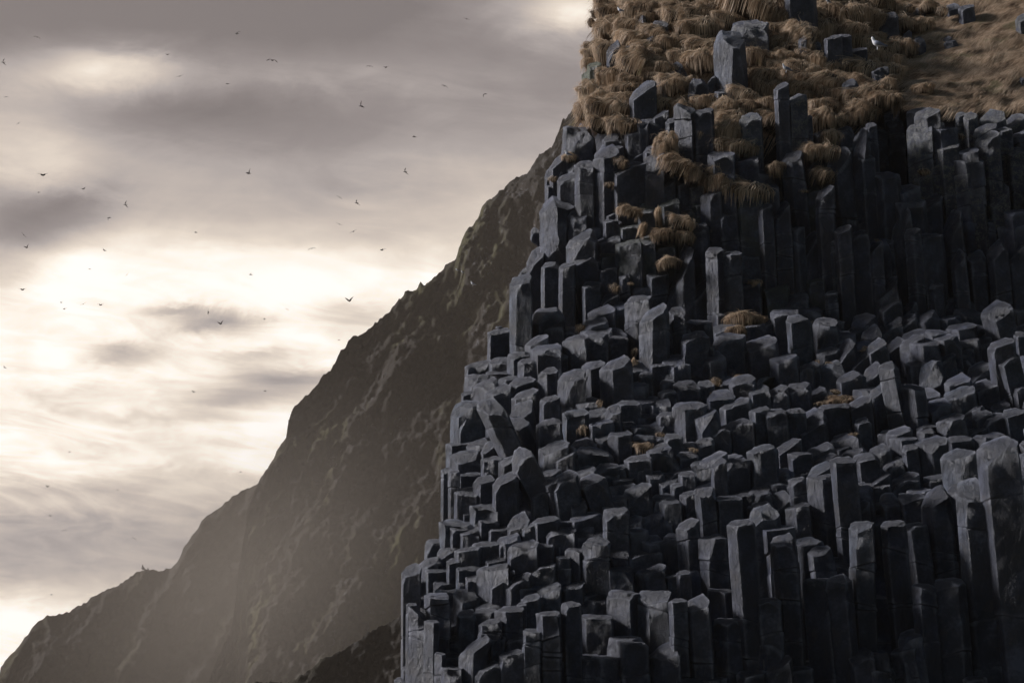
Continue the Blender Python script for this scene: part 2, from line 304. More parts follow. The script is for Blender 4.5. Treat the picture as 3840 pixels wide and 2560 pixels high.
rocks('R6', '''
18 40 142 95 155 130 240; 123 137 222 73 105 85 200; 18 50 252 293 345 310 600; 253 285 492 318 410 345 590; 163 187 267 398 455 410 580; 248 262 397 218 245 230 370; 388 402 502 183 235 200 350
473 487 577 198 235 220 350; 573 592 747 148 210 170 510; 13 22 202 218 245 230 320; 143 152 312 198 245 215 270; 763 772 992 198 228 215 310; 348 362 557 578 630 600 710 b; 83 97 297 663 730 680 790
293 302 427 678 750 700 870; 428 460 577 678 750 690 880; 573 592 737 658 710 680 870; 688 702 872 663 790 690 830; 688 702 812 508 570 530 670; 738 752 1042 508 660 540 730; 803 817 962 393 460 410 570
823 832 982 318 400 340 440; 913 928 1102 328 510 350 590; 1043 1062 1202 398 550 420 600; 1178 1192 1327 328 440 350 610; 1128 1142 1282 228 390 250 410; 1263 1282 1432 168 300 180 310; 1373 1387 1547 153 290 165 300
1023 1037 1172 203 300 230 320; 1278 1292 1432 8 125 30 230; 1418 1432 1547 48 170 60 190; 1308 1322 1452 328 440 350 470; 1433 1480 1612 298 380 310 550; 1478 1492 1602 488 530 500 610; 1573 1590 1772 483 600 520 720 b
1688 1702 1832 428 510 450 600; 1828 1842 1982 383 480 400 530; 1778 1792 1952 468 540 490 570; 1943 1957 2122 493 600 510 660; 1273 1370 1402 513 565 540 1010 70; 1413 1520 1602 678 715 700 1030 30
1758 1772 1987 688 760 710 930; 1983 2002 2162 638 730 680 840; 2043 2115 2272 43 130 80 440 70; 2098 2115 2282 338 410 350 840; 2178 2200 2332 398 530 420 870 70; 1883 1897 2067 828 900 850 1000 b
1713 1732 1912 893 970 910 1100; 1858 1872 2077 1003 1065 1010 1090; 2058 2072 2232 893 955 910 1070; 2213 2227 2370 858 925 880 1090; 73 97 292 773 860 785 1000; 123 150 302 938 985 950 1150; 293 322 437 848 885 860 1120
393 412 562 868 895 880 1130; 553 562 702 863 895 880 1100; 638 672 862 858 990 880 1100; 828 842 1042 813 860 830 1040; 1033 1047 1202 768 870 780 1010; 958 972 1152 578 660 590 790; 1148 1162 1282 508 660 540 710
1203 1217 1332 668 770 690 950; 768 782 972 748 810 760 840; 278 302 487 1133 1190 1150 1480; 0 12 137 988 1035 1000 1150; 488 502 672 1088 1180 1100 1270; 588 602 752 1188 1210 1195 1350; 728 742 922 1118 1210 1140 1270
778 792 952 1168 1290 1190 1310; 938 952 1132 1088 1170 1100 1190; 938 962 1182 1138 1210 1160 1250; 1188 1202 1352 1128 1200 1140 1270; 918 932 1072 1228 1280 1245 1640; 1068 1110 1257 1188 1260 1220 1440
1343 1352 1452 1108 1138 1120 1250; 1448 1462 1547 1118 1175 1140 1330; 1543 1650 1782 1063 1130 1090 1360; 1268 1320 1442 1028 1070 1050 1140; 1558 1572 1722 968 1000 985 1070; 1788 1802 1982 1068 1110 1080 1200
1973 2000 2242 1048 1085 1060 1210; 2030 2070 2312 1078 1180 1110 3200 120; 1758 1835 1992 1153 1235 1170 1900; 1858 1872 2032 1208 1310 1220 1320; 1838 1852 2037 1298 1318 1305 1900; 1298 1312 1452 1228 1320 1250 1350
1368 1382 1562 1338 1430 1350 1490; 1143 1157 1352 1318 1470 1340 1510; 1608 1640 1762 1358 1400 1370 1510; 738 752 922 1258 1370 1280 1700; 578 592 762 1308 1400 1340 1430; 433 447 592 1343 1410 1360 1510
588 602 712 1378 1410 1390 1680; 88 102 292 1238 1265 1245 1490; 0 8 97 1228 1300 1240 1640; 138 152 302 1468 1530 1480 1570; 328 342 442 1478 1520 1490 1600; 1090 1100 1190 930 980 950 1080; 1560 1570 1680 1010 1040 1020 1110
2290 2300 2400 280 320 300 560; 1980 1990 2110 870 910 890 1030; 2120 2135 2250 800 880 820 920; 640 660 760 540 560 550 700
''')
rocks('R3', '''
623 645 788 238 300 280 705; 783 875 1000 88 210 140 640; 968 992 1262 238 340 250 655; 1238 1252 1432 98 250 130 570; 468 482 622 348 430 370 620; 453 467 562 303 335 320 410 b; 363 372 472 448 475 460 580
398 412 545 158 300 180 460; 443 455 605 198 285 210 360 b; 545 560 640 255 290 270 345 b; 355 362 420 290 400 320 480; 286 330 605 556 640 700 1150 b; 543 605 748 570 690 590 905 b; 228 238 302 828 885 850 925 b
188 202 332 1000 1190 1060 1210; 112 130 242 1185 1240 1200 1290 b; 553 580 812 858 990 890 1340; 598 628 848 1038 1140 1080 1430; 883 892 1032 753 795 770 895; 798 850 1022 878 990 900 1090; 843 857 1002 1043 1105 1080 1210 m
833 852 1002 1178 1225 1200 1410; 988 1010 1237 938 1005 950 1330 m; 1028 1042 1222 778 845 800 960 m; 1198 1212 1352 618 705 680 870 m; 1218 1232 1332 923 965 945 1310 m; 1318 1332 1512 990 1030 1010 1240 m; 1398 1422 1562 578 650 600 960 m
1398 1412 1512 388 460 400 610; 1528 1560 1652 388 470 420 570; 1533 1547 1702 688 750 700 1010 m; 1658 1672 1782 428 485 440 620 l; 1698 1722 1782 618 650 630 810 m; 1763 1832 1932 518 545 530 1040; 1908 1937 2112 438 475 450 730 l
1908 1942 2092 708 725 720 1100; 2098 2112 2292 238 295 260 510; 2078 2122 2312 538 610 560 1090 m; 1958 2030 2092 158 205 170 410; 1673 1758 1822 803 855 830 1390; 1808 1900 1947 1028 1065 1050 1700; 1938 1998 2112 1073 1095 1085 1700
1278 1302 1452 1228 1290 1250 1570; 1433 1595 1692 988 1270 1000 1620; 1658 1702 1832 1308 1510 1330 1620; 2108 2122 2292 1078 1110 1090 1310; 2113 2127 2292 1288 1380 1330 1620; 1078 1092 1262 1448 1485 1460 1620
1028 1042 1102 1258 1290 1270 1500; 2288 2310 2400 620 680 640 1400; 480 500 605 1160 1200 1180 1640; 858 872 1012 1428 1510 1440 1640; 1393 1402 1512 1068 1110 1080 1200; 320 340 480 1150 1200 1170 1420; 690 705 850 1330 1380 1350 1640
''')
rocks('R4', '''
160 225 347 155 215 165 860 50; 215 290 345 845 860 850 1420; 362 385 562 183 270 190 540; 588 642 782 108 260 120 870 50; 778 890 932 -60 230 -40 870; 858 880 982 195 230 210 860; 960 975 1110 -60 -40 -45 360 d; 1095 1110 1240 -130 -110 -115 380 d
968 1060 1227 348 388 365 970; 1298 1385 1492 -80 -60 -70 360 l; 1370 1392 1512 338 420 350 550 l; 1393 1412 1612 518 700 560 920; 1393 1415 1605 880 910 890 1600; 1573 1592 1752 78 140 90 710 l; 1498 1512 1592 218 310 240 490 l
1738 1830 1947 298 355 310 980 60 l; 1908 1990 2102 -22 60 0 800 l; 2198 2212 2360 118 190 130 710 l; 1588 1680 1802 696 950 705 1400; 1153 1228 1322 663 900 700 1360; 1273 1330 1402 838 895 850 1620; 638 652 767 823 890 830 1620
738 757 932 868 960 880 1600; 858 970 1052 983 1070 990 1620; 323 372 502 843 1090 855 1330; 378 392 522 1308 1345 1315 1520 m; 968 1050 1202 1296 1490 1300 1660; 48 90 217 598 750 620 1350; 358 372 482 488 540 500 840 m; 463 482 612 448 580 460 1420
1698 1712 1812 1038 1220 1060 1620; 1843 1858 1992 1038 1140 1060 1600; 2023 2052 2182 958 1090 980 1620; 2173 2225 2360 978 1130 1000 1620; 2038 2052 2212 418 660 480 1010 l; 1838 1852 1922 718 860 740 920; 143 240 382 1418 1455 1430 1620
0 12 217 1348 1430 1360 1600 m; 548 562 642 1418 1450 1430 1640; 590 610 660 940 960 950 1500; 1500 1520 1600 1350 1370 1360 1640; 1050 1065 1160 950 980 960 1300; 2100 2110 2220 -60 -20 -40 420 l; 2000 2015 2060 780 800 790 1010
''')
rocks('R1', '''
1498 1545 1855 288 460 480 970 b; 1690 1702 2045 198 270 240 520 l; 1778 1792 1972 1088 1190 1130 1490 l; 2113 2132 2232 798 870 820 1490; 1268 1282 1442 733 860 780 975 b; 1443 1452 1527 738 800 760 920 b
700 722 942 768 970 800 1140; 778 792 1062 770 900 790 930; 1038 1052 1262 558 750 570 790 b; 468 482 582 398 510 420 650; 748 762 832 148 200 170 300 b; 908 922 1052 198 240 220 370; 278 287 392 598 640 620 790 g; 224 236 292 688 720 700 810 g
913 928 1052 1083 1170 1090 1320; 1048 1062 1162 1148 1200 1160 1440; 1128 1290 1318 1000 1060 1030 1600; 1308 1330 1502 1048 1100 1070 1600; 648 662 872 1178 1310 1190 1460; 428 442 592 1298 1370 1320 1460; 353 367 622 1398 1480 1440 1660
1608 1622 1842 998 1070 1030 1160 b; 5 22 332 1203 1270 1230 1570 b; 480 492 610 650 680 660 720 b; 640 650 720 450 480 465 570; 1530 1545 1740 860 900 880 1000; 830 845 1010 1410 1440 1420 1600; 860 880 930 340 400 370 480 b
''')
rocks('R2', '''
25 48 317 -160 -100 -130 295; 45 62 212 908 1010 940 1490 l; 938 965 1112 108 215 140 410; 643 682 802 458 495 470 700; 538 552 652 328 360 340 720; 878 902 1032 628 710 660 880 b; 588 602 722 768 840 800 1020
1222 1320 1402 1043 1080 1060 1310; 1298 1390 1522 1048 1115 1070 1640 l; 1688 1702 1782 1088 1130 1100 1310 l; 1778 1795 1892 1088 1160 1120 1420 l; 1948 1965 2172 1048 1210 1090 1380 l; 1883 1905 2092 1193 1310 1210 1620 l; 2163 2182 2360 1098 1270 1130 1320 l
538 552 682 1228 1300 1250 1420; 678 765 822 1218 1320 1240 1640; 818 832 902 1208 1230 1220 1600; 478 492 672 1418 1540 1430 1640; 313 330 532 1258 1320 1280 1440; 1183 1195 1242 298 360 310 440; 1278 1290 1392 338 400 350 530 b
1598 1612 1722 28 90 50 180; 1728 1745 1860 38 80 50 230; 208 222 262 1118 1160 1130 1430; 1240 1262 1372 68 110 80 165 b; 1505 1520 1640 330 370 340 430 b; 1590 1610 1720 390 440 410 480 b; 2290 2310 2400 130 200 160 350 l; 1000 1060 1130 1080 1110 1090 1600 d
150 160 205 330 400 360 580; 280 290 350 410 450 420 520; 1470 1490 1560 1180 1230 1200 1330 l; 2280 2290 2400 740 780 760 830 b; 410 420 560 340 370 350 720
''')
tufts('R1', '''
345 -20 520 110; 290 90 400 190; 265 170 345 280; 370 60 620 210; 450 140 620 330; 350 200 500 400; 540 190 750 400; 620 30 860 250; 835 0 1060 180; 920 60 1160 230; 1000 110 1280 330; 1160 20 1310 160
580 295 860 500; 350 390 580 660; 230 400 370 520; 210 470 330 560; 355 410 420 500; 660 470 930 760; 600 510 900 800; 880 540 1040 700; 950 340 1140 540; 1040 350 1190 520; 1130 410 1260 530; 1190 290 1270 420
1250 160 1560 400; 1310 60 1560 180; 1360 0 1560 100; 1560 0 1700 150; 1640 10 2160 210; 1940 50 2170 210; 1640 120 1740 290; 390 640 610 860; 220 780 390 900; 190 830 450 1010; 500 810 740 960; 470 900 750 1100
280 1000 600 1180; 160 1020 290 1190; 230 560 280 640; 1260 480 1520 760; 1220 420 1530 560; 1080 480 1260 620; 900 600 1140 800; 630 930 760 1100; 850 960 1100 1100; 930 820 1250 960; 1120 1000 1330 1160
1310 930 1540 1080; 1330 1260 1480 1420; 1850 670 2120 940; 1930 770 2130 990; 1680 850 1930 1060; 1480 960 1750 1160; 1910 960 2130 1160; 2160 740 2352 860; 2200 810 2352 960; 2160 990 2280 1140; 1450 1180 1760 1480
1550 1200 1780 1400; 1600 1240 1790 1460; 1570 1400 1860 1560; 270 1170 520 1300; 480 1180 760 1290; 1000 1280 1130 1568; 2090 510 2200 640; 2180 250 2352 480; 2160 410 2230 520; 2060 620 2210 700
''')
tufts('R2', '''
340 0 500 110; 190 130 380 230; 330 60 600 190; 490 60 900 330; 430 0 720 120; 620 20 900 120; 290 170 500 390; 480 240 610 340; 560 210 800 480; 0 200 210 560; 100 330 300 620; 180 400 290 540; 820 120 1000 400
900 0 1110 140; 1100 130 1180 240; 1090 170 1300 350; 1280 170 1460 330; 1060 350 1180 470; 1020 380 1190 560; 1170 390 1300 560; 820 420 1040 640; 980 520 1170 680; 620 580 920 820; 640 740 860 940; 740 760 910 900
130 490 480 700; 340 600 540 760; 0 690 340 880; 190 720 620 980; 360 740 620 940; 0 800 220 980; 610 860 920 1100; 920 780 1090 940; 600 1060 800 1250; 640 990 900 1200; 850 880 1110 1120; 240 980 480 1140
250 1070 500 1320; 130 1300 220 1470; 380 1260 530 1450; 190 1430 430 1568; 1180 30 1280 140; 1290 830 1460 910; 1500 60 1610 170; 1340 20 1500 140; 760 150 920 320
''')
tufts('R3', '''
1410 230 1680 390; 1620 290 1780 460; 1820 290 1970 420; 1940 80 2210 220; 1800 400 2090 500; 2030 480 2352 590; 1500 750 1700 900; 1560 880 1680 1000; 1310 860 1490 1000; 1330 40 1480 240; 980 220 1090 330
1010 690 1200 740; 1200 800 1260 940; 1350 660 1400 850; 890 440 970 500; 385 390 455 445; 510 195 630 250; 1380 1140 1540 1210; 940 1360 1020 1440; 1100 1350 1150 1380; 2190 1330 2310 1380
''')
tufts('R4', '''
290 0 380 150; 350 100 520 280; 500 110 660 280; 430 300 590 490; 520 0 620 100; 20 260 160 400; 1390 320 1480 390; 1690 0 1800 60; 310 515 390 550; 760 925 820 970; 990 960 1050 990
''')
tufts('R5', '''
975 465 1020 500; 1330 220 1400 310; 1740 410 1790 480; 1645 530 1700 600; 1720 500 1790 680; 2280 400 2352 500; 1340 990 1420 1070; 1480 800 1520 860; 1540 960 1560 1030; 1790 1150 1920 1190; 2190 1160 2240 1200; 1935 1050 1990 1090
''')
tufts('R6', '''
130 170 310 230; 250 190 400 230; 490 165 575 215; 790 250 910 340; 200 620 300 690; 1130 400 1200 500; 760 500 810 560; 890 800 1035 840; 1030 1045 1090 1090; 1165 745 1210 780; 900 730 970 760; 780 815 850 850
860 515 910 545; 1480 1090 1520 1130; 0 640 70 700; 0 740 90 780; 130 270 250 300
''')
# ------------------------------------------------------------------ stone builder
def smooth_sharp(me, ang=16):
    me.shade_smooth() if hasattr(me, 'shade_smooth') else None
    me.polygons.foreach_set('use_smooth', [True] * len(me.polygons))
    me.set_sharp_from_angle(angle=R(ang))

def grass_edge_(px):
    return interp([(2100, 440), (2600, 430), (2760, 590), (2830, 470), (3000, 560), (3280, 440)], px)
def stone_mesh(r, rng, detail=True, push=0.0, coarse=1.0):
    """one broken basalt prism standing where it stands on the cliff; returns (bmesh, base point)"""
    xl, xe, xr, yt, yl, yr, yb, lean, kind = (r[k] for k in ('xl', 'xe', 'xr', 'yt', 'yl', 'yr', 'yb', 'lean', 'kind'))
    xl -= 5; xr += 8
    if kind != 'b' and yt < min(yl, yr) - 3:   # the sloping tops face the beach
        yl += 4 + .08 * (yl - yt); yr += 3
    if xl > 3330 and yb < 400: push += .32
    elif yt < grass_edge_(xl) - 60 and push == 0 and xl < 3250: push -= .22
    Y0 = S((xl + xr) / 2, yb) + push + r.get('push', 0)
    m = mpp(Y0)
    W = max((xr - xl) * m, .06)
    boul = kind == 'b'
    fe = min(max((xe - xl) / (xr - xl), .04), .9)
    O = at(xl, yl, Y0)
    zf = lambda px, py, dy: at(px, py, Y0 + dy).z - O.z
    # plan outline (x, depth), seen from above, counter-clockwise
    dl = W * (.42 if fe < .12 else .36 + .15 * rng.random())
    pts = [(fe * W, 0)]
    if fe < .6:
        fr = rng.uniform(.86, .98)
        q_ = W * rng.choice((-.16, -.06, .04, .16)); pts += [(fr * W, q_), (W, max(q_, 0) + W * rng.uniform(.10, .26))]
    else:
        pts += [(W, W * rng.uniform(.3, .45))]
    D = W * rng.uniform(.85, 1.05)
    D = max(D, .25)
    pts += [(W * rng.uniform(.72, .85), D), (W * rng.uniform(.15, .3), D * .97), (0, dl)]
    ztop = max(zf(xl, min(yt, yl, yr), D), zf(xr, min(yt, yl, yr), D)) + .3
    zb = zf(xl, yb, 0)
    below = .25 if boul else (.9 + .5 * rng.random() if kind != 'p' else .3)
    zbot = zb - below * (1 if not boul else 1)
    Hs = 0 - zb
    leanm = lean * m
    bm = bmesh.new()
    bot = [bm.verts.new((x, y, zbot)) for x, y in pts]
    top = [bm.verts.new((x, y, ztop)) for x, y in pts]
    n = len(pts)
    for i in range(n):
        bm.faces.new((bot[i], bot[(i + 1) % n], top[(i + 1) % n], top[i]))
    bm.faces.new(top); bm.faces.new(bot[::-1])
    def cut(co, no):
        geom = bm.verts[:] + bm.edges[:] + bm.faces[:]
        res = bmesh.ops.bisect_plane(bm, geom=geom, plane_co=co, plane_no=no, clear_outer=True, clear_inner=False)
        edges = [e for e in res['geom_cut'] if isinstance(e, bmesh.types.BMEdge)]
        if len(edges) > 2:
            try: bmesh.ops.holes_fill(bm, edges=edges, sides=0)
            except Exception: pass
    # broken top through the two front lips and the back edge
    a = Vector((fe * W, 0, zf(xe, yl, 0)))
    b = Vector((W, pts[2][1] if fe < .6 else pts[1][1], zf(xr, yr, W * .35)))
    ybk = yt
    c = Vector((W * (.35 if yr >= yl - 8 else .75), D, zf((xl + xr) / 2, ybk, D)))
    no = (b - a).cross(c - a)
    if no.z < 0: no.negate()
    if no.length > 1e-9:
        no.normalize()
        if no.z < .25: no.z = .25; no.normalize()
        cut((a + b + c) / 3 if False else a, no)
    top_z = max(v.co.z for v in bm.verts)
    # chips knocked off the top rim
    cs = [v.co.copy() for v in bm.verts if v.co.z > top_z - max(.5 * W, .2)]
    if not boul and W > .2:
        for sx in (-1, 1):
            if rng.random() < (.40 if sx < 0 else .28):
                dvec = Vector((sx * rng.uniform(.25, .9), -rng.uniform(.35, 1.0), rng.uniform(.25, 1.0))).normalized()
                pv = max(bm.verts, key=lambda v: v.co.dot(dvec)).co.copy()
                cut(pv - dvec * W * rng.uniform(.05, .2), dvec)
    k = rng.randint(1, 3) if not boul else rng.randint(6, 9)
    if W < .18: k = rng.randint(1, 2)
    for _ in range(k):
        vs = [v for v in bm.verts if v.co.z > zbot + .3]
        if not vs: break
        if boul:
            dvec = Vector((rng.uniform(-1, 1), rng.uniform(-1, .4), rng.uniform(-.6, 1))).normalized()
            pv = max(bm.verts, key=lambda v: v.co.dot(dvec)).co.copy()
            cut(pv - dvec * W * rng.uniform(.12, .32), dvec)
        else:
            dvec = Vector((rng.uniform(-1, 1), rng.uniform(-1.1, .4), rng.uniform(.35, 1.6))).normalized()
            pv = max(bm.verts, key=lambda v: v.co.dot(dvec)).co.copy()
            cut(pv - dvec * W * rng.uniform(.02, .12), dvec)
    if boul:   # rounded underside
        for _ in range(4):
            dvec = Vector((rng.uniform(-1, 1), rng.uniform(-1, 0), rng.uniform(-1.5, -.5))).normalized()
            pv = max(bm.verts, key=lambda v: v.co.dot(dvec)).co.copy()
            cut(pv - dvec * W * rng.uniform(.08, .2), dvec)
    # side chips running down the edges of long columns
    if not boul and Hs > W * 1.4 and rng.random() < .8:
        for _ in range(rng.randint(1, 2)):
            sx = rng.choice((-1, 1))
            dvec = Vector((sx * rng.uniform(.5, 1), -rng.uniform(.5, 1), rng.uniform(-.02, .22))).normalized()
            pv = max(bm.verts, key=lambda v: v.co.dot(dvec)).co.copy()
            cut(pv - dvec * W * rng.uniform(.02, .06), dvec)
    if len(bm.faces) < 4:
        return bm, O, W, Hs
    # cross joints: thin grooves round the column
    grooves = []; joints = []
    if detail and not boul and Hs > W * 1.3:
        for _ in range(rng.choice((1, 2, 2, 3, 4)) if Hs > 2.5 * W else rng.choice((0, 1, 1, 2))):
            z0 = rng.uniform(zb * .95, -W * .35)
            tl = Vector((rng.uniform(-.30, .30), rng.uniform(-.2, .2), 1)).normalized()
            joints.append((z0, tl, rng.uniform(-.035, .035) * W, rng.uniform(-.03, .03) * W))
            for dz in (-.018, 0, .018):
                geom = bm.verts[:] + bm.edges[:] + bm.faces[:]
                rs = bmesh.ops.bisect_plane(bm, geom=geom, plane_co=(W / 2, D / 2, z0 + dz), plane_no=tl)
                if dz == 0:
                    grooves += [v for v in rs['geom_cut'] if isinstance(v, bmesh.types.BMVert)]
        cx, cy = W / 2, D / 2
        for v in grooves:
            if v.is_valid:
                d = Vector((v.co.x - cx, v.co.y - cy, 0))
                if d.length > 1e-6: v.co -= d.normalized() * .022
    bmesh.ops.remove_doubles(bm, verts=bm.verts[:], dist=.004)
    bmesh.ops.dissolve_degenerate(bm, dist=.004, edges=bm.edges[:])
    if detail:
        es = [e for e in bm.edges if len(e.link_faces) == 2 and e.calc_face_angle(0) > R(14)]
        bw = min(.016, W * .035) * rng.uniform(.6, 1.3)
        try: bmesh.ops.bevel(bm, geom=es, offset=bw, segments=1, profile=.5, affect='EDGES', clamp_overlap=True)
        except Exception: pass
        bmesh.ops.triangulate(bm, faces=[f for f in bm.faces if len(f.verts) > 4])
        target = max(.058, W * .105) * coarse
        for _ in range(5):
            long_e = [e for e in bm.edges if e.calc_length() > target * 1.5]
            if not long_e or len(bm.verts) > 4200: break
            bmesh.ops.subdivide_edges(bm, edges=long_e, cuts=1, use_grid_fill=False)
            bmesh.ops.triangulate(bm, faces=[f for f in bm.faces if len(f.verts) > 4])
        bmesh.ops.triangulate(bm, faces=bm.faces[:])
    # rough weathered surface, lean and slight bend
    seed = Vector((rng.uniform(0, 50), rng.uniform(0, 50), rng.uniform(0, 50)))
    bm.normal_update()
    amp = min(.05, W * (.055 if not boul else .09))
    bend = rng.uniform(-.02, .02) * (1 if kind != 'p' else 0)
    bend2 = rng.uniform(.3, .8)
    topz = max([v.co.z for v in bm.verts] or [0])
    bites = []
    if W > .22:
        for _ in range(rng.randint(1, 4)):
            bites.append((Vector((rng.uniform(-.05, 1.05) * W, rng.uniform(-.12, .1) * W, topz - rng.uniform(0, 1.1 if Hs > W else .6) * W)), rng.uniform(.22, .5) * W))
    for v in bm.verts:
        for z0, tl, ox_, oy_ in joints:
            if (v.co - Vector((W / 2, D / 2, z0))).dot(tl) > .01: v.co.x += ox_; v.co.y += oy_
        for bc, br in bites:
            dd = (v.co - bc).length
            if dd < br and v.co.y < D * .6: v.co -= Vector((v.normal.x * .5, -.55 if v.normal.y < 0 else 0, max(0, v.normal.z) * .6)) * (br - dd) * .42
        p = v.co + seed
        q = Vector((p.x * 1.9, p.y * 1.9, p.z * 1.1))
        d = (noise.noise(q) * .75 + noise.noise(q * 2.7) * .4 + noise.noise(q * 6.5) * .22)
        # flat fracture facets: small and strong on the broken tops, tall and faint on the sides
        up = v.normal.z > .25
        fq = Vector((p.x * 4.2, p.y * 4.2, p.z * 4.2)) if up or boul else Vector((p.x * 3.2, p.y * 3.2, p.z * 1.2))
        fp = noise.voronoi(fq)[1][0]
        d += noise.noise_vector(fp * 11.7).dot(fq - fp) * (.95 if up else .9 if boul else .8)
        off = v.normal * (d * amp * (1 if up or boul else .42))
        t = -v.co.z
        v.co += off
        v.co.x += (leanm * t / max(Hs, .2)) + bend * W * math.sin(t * bend2 * 2)
    return bm, O, W, Hs

def finish_stone(name, bm, O, mat, base=None):
    me = bpy.data.meshes.new(name)
    bm.to_mesh(me); bm.free()
    smooth_sharp(me)
    o = link_mesh(name, me, mat); o.location = O
    return o

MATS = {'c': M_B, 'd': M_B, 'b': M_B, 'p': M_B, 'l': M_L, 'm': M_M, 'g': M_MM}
stones = []
for i, r in enumerate(ROCKS):
    rng = random.Random(1000 + i)
    bm, O, W, H = stone_mesh(r, rng)
    ratio = (r['yb'] - (r['yl'] + r['yr']) / 2) / (r['xr'] - r['xl'])
    if r['kind'] == 'b': nm = 'boulder'
    elif r['kind'] == 'p': nm = 'leaning_basalt_pillar'
    elif ratio > 1.55: nm = 'basalt_column'
    else: nm = 'basalt_block'
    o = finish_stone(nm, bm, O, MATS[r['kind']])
    r['name'] = nm; r['ratio'] = ratio
    stones.append((o, r))

# ------------------------------------------------------------------ small columns packed behind the ones above
def inside(px, py, pad=0):
    for r in ROCKS:
        if r['xl'] + pad < px < r['xr'] - pad and min(r['yt'], r['yl']) - pad < py < r['yb'] - 6: return True
    return False
fill = bmesh.new()
def grass_edge(px):
    return interp([(2100, 440), (2230, 480), (2420, 440), (2600, 430), (2760, 590), (2830, 470), (2950, 560), (3000, 560), (3150, 490), (3280, 440), (3290, 330), (3400, 330), (3420, 400), (3600, 400), (3840, 395), (4100, 390)], px)
frng = random.Random(5)
cnt = 0
fill_meshes = []
for iy in range(0, 60):
    y = 300 + iy * 48
    x = 1440 + (iy % 2) * 45
    while x < 4020:
        x += frng.uniform(62, 96)
        yy = y + frng.uniform(-22, 22)
        wd = frng.uniform(78, 112)
        if x < interp(SIL, yy) + 70 or x < interp(SIL, yy + 80) + 60 or yy < grass_edge(x) - 20: continue
        longz = (yy < 1120 and x > 2650) or (yy > 1950 and x > 2600) or (yy > 2200)
        ln = frng.uniform(260, 460) if longz else frng.uniform(90, 170)
        if longz and yy < 1120: ln = min(ln, max(90, 1180 - yy))
        if inside(x + wd / 2, yy + 14) or (3235 < x < 3430 and yy < 660): continue
        if longz and frng.random() < .55: continue
        sl = frng.uniform(10, 45)
        r = dict(xl=x, xe=x + wd * frng.choice((.05, .2, .35)), xr=x + wd, yt=yy, yl=yy + sl, yr=yy + sl * frng.uniform(.1, .8), yb=yy + ln, lean=natural_lean(x, yy) * ln, kind='c')
        bm, O, W, H = stone_mesh(r, frng, push=.38, coarse=1.7)
        me = bpy.data.meshes.new("tmp"); 
        for v in bm.verts: v.co += O
        bm.to_mesh(me); bm.free(); fill.from_mesh(me); bpy.data.meshes.remove(me); cnt += 1
me = bpy.data.meshes.new("rubble"); fill.to_mesh(me); fill.free(); smooth_sharp(me)
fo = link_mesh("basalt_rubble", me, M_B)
tag(fo, "broken dark basalt stubs and rubble filling the gaps between the columns", "rubble", kind='stuff')
print("fillers", cnt, "verts", len(me.vertices))

# ------------------------------------------------------------------ the cliff body behind the columns, closed at the back
def cliff_body():
    bm = bmesh.new()
    rows = []
    ys = [-400 + 60 * k for k in range(0, 64)] + [3700, 4100]
    for py in ys:
        s = interp(SIL, py) + 46
        row = []
        xs = [s + (4500 - s) * (k / 60) for k in range(61)]
        for px in xs:
            Yd = S(px, py) + .95
            if py < grass_edge(px) + 40: Yd = S(px, py) + 1.1
            if 3280 < px < 3430 and 230 < py < 700: Yd += 4.5
            P = at(px, py, Yd)
            d = fbm(P * .9, 4) * .28
            if py < grass_edge(px) + 40: d = fbm(P * 1.2, 3) * .18
            P.y += d
            row.append(P)
        # the flank turns away round the seaward corner and the crown of the cliff runs back inland
        E = row[0]
        pre = [Vector((E.x + 7 + fbm(E + Vector((k, 0, 0)), 3), E.y + 42, E.z)) if k == 0 else Vector((E.x + (2.2 - k * .5) * (1 - k / 4) + .2 * k * 0, E.y + 30 * (1 - k / 4), E.z)) for k in range(0, 4)]
        rows.append(pre + row)
    n = len(rows[0])
    vs = [[bm.verts.new(p) for p in row] for row in rows]
    for a, b in zip(vs, vs[1:]):
        for i in range(n - 1):
            bm.faces.new((a[i], b[i], b[i + 1], a[i + 1]))
    # plateau
    topb = [bm.verts.new(Vector((p.co.x, p.co.y + 40, p.co.z + 4))) for p in vs[0]]
    for i in range(n - 1): bm.faces.new((topb[i], vs[0][i], vs[0][i + 1], topb[i + 1]))
    me = bpy.data.meshes.new("cliff"); bm.normal_update(); bm.to_mesh(me); bm.free()
    me.polygons.foreach_set('use_smooth', [True] * len(me.polygons))
    return me
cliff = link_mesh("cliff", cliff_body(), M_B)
tag(cliff, "dark basalt cliff body behind the columns", None, kind='structure')

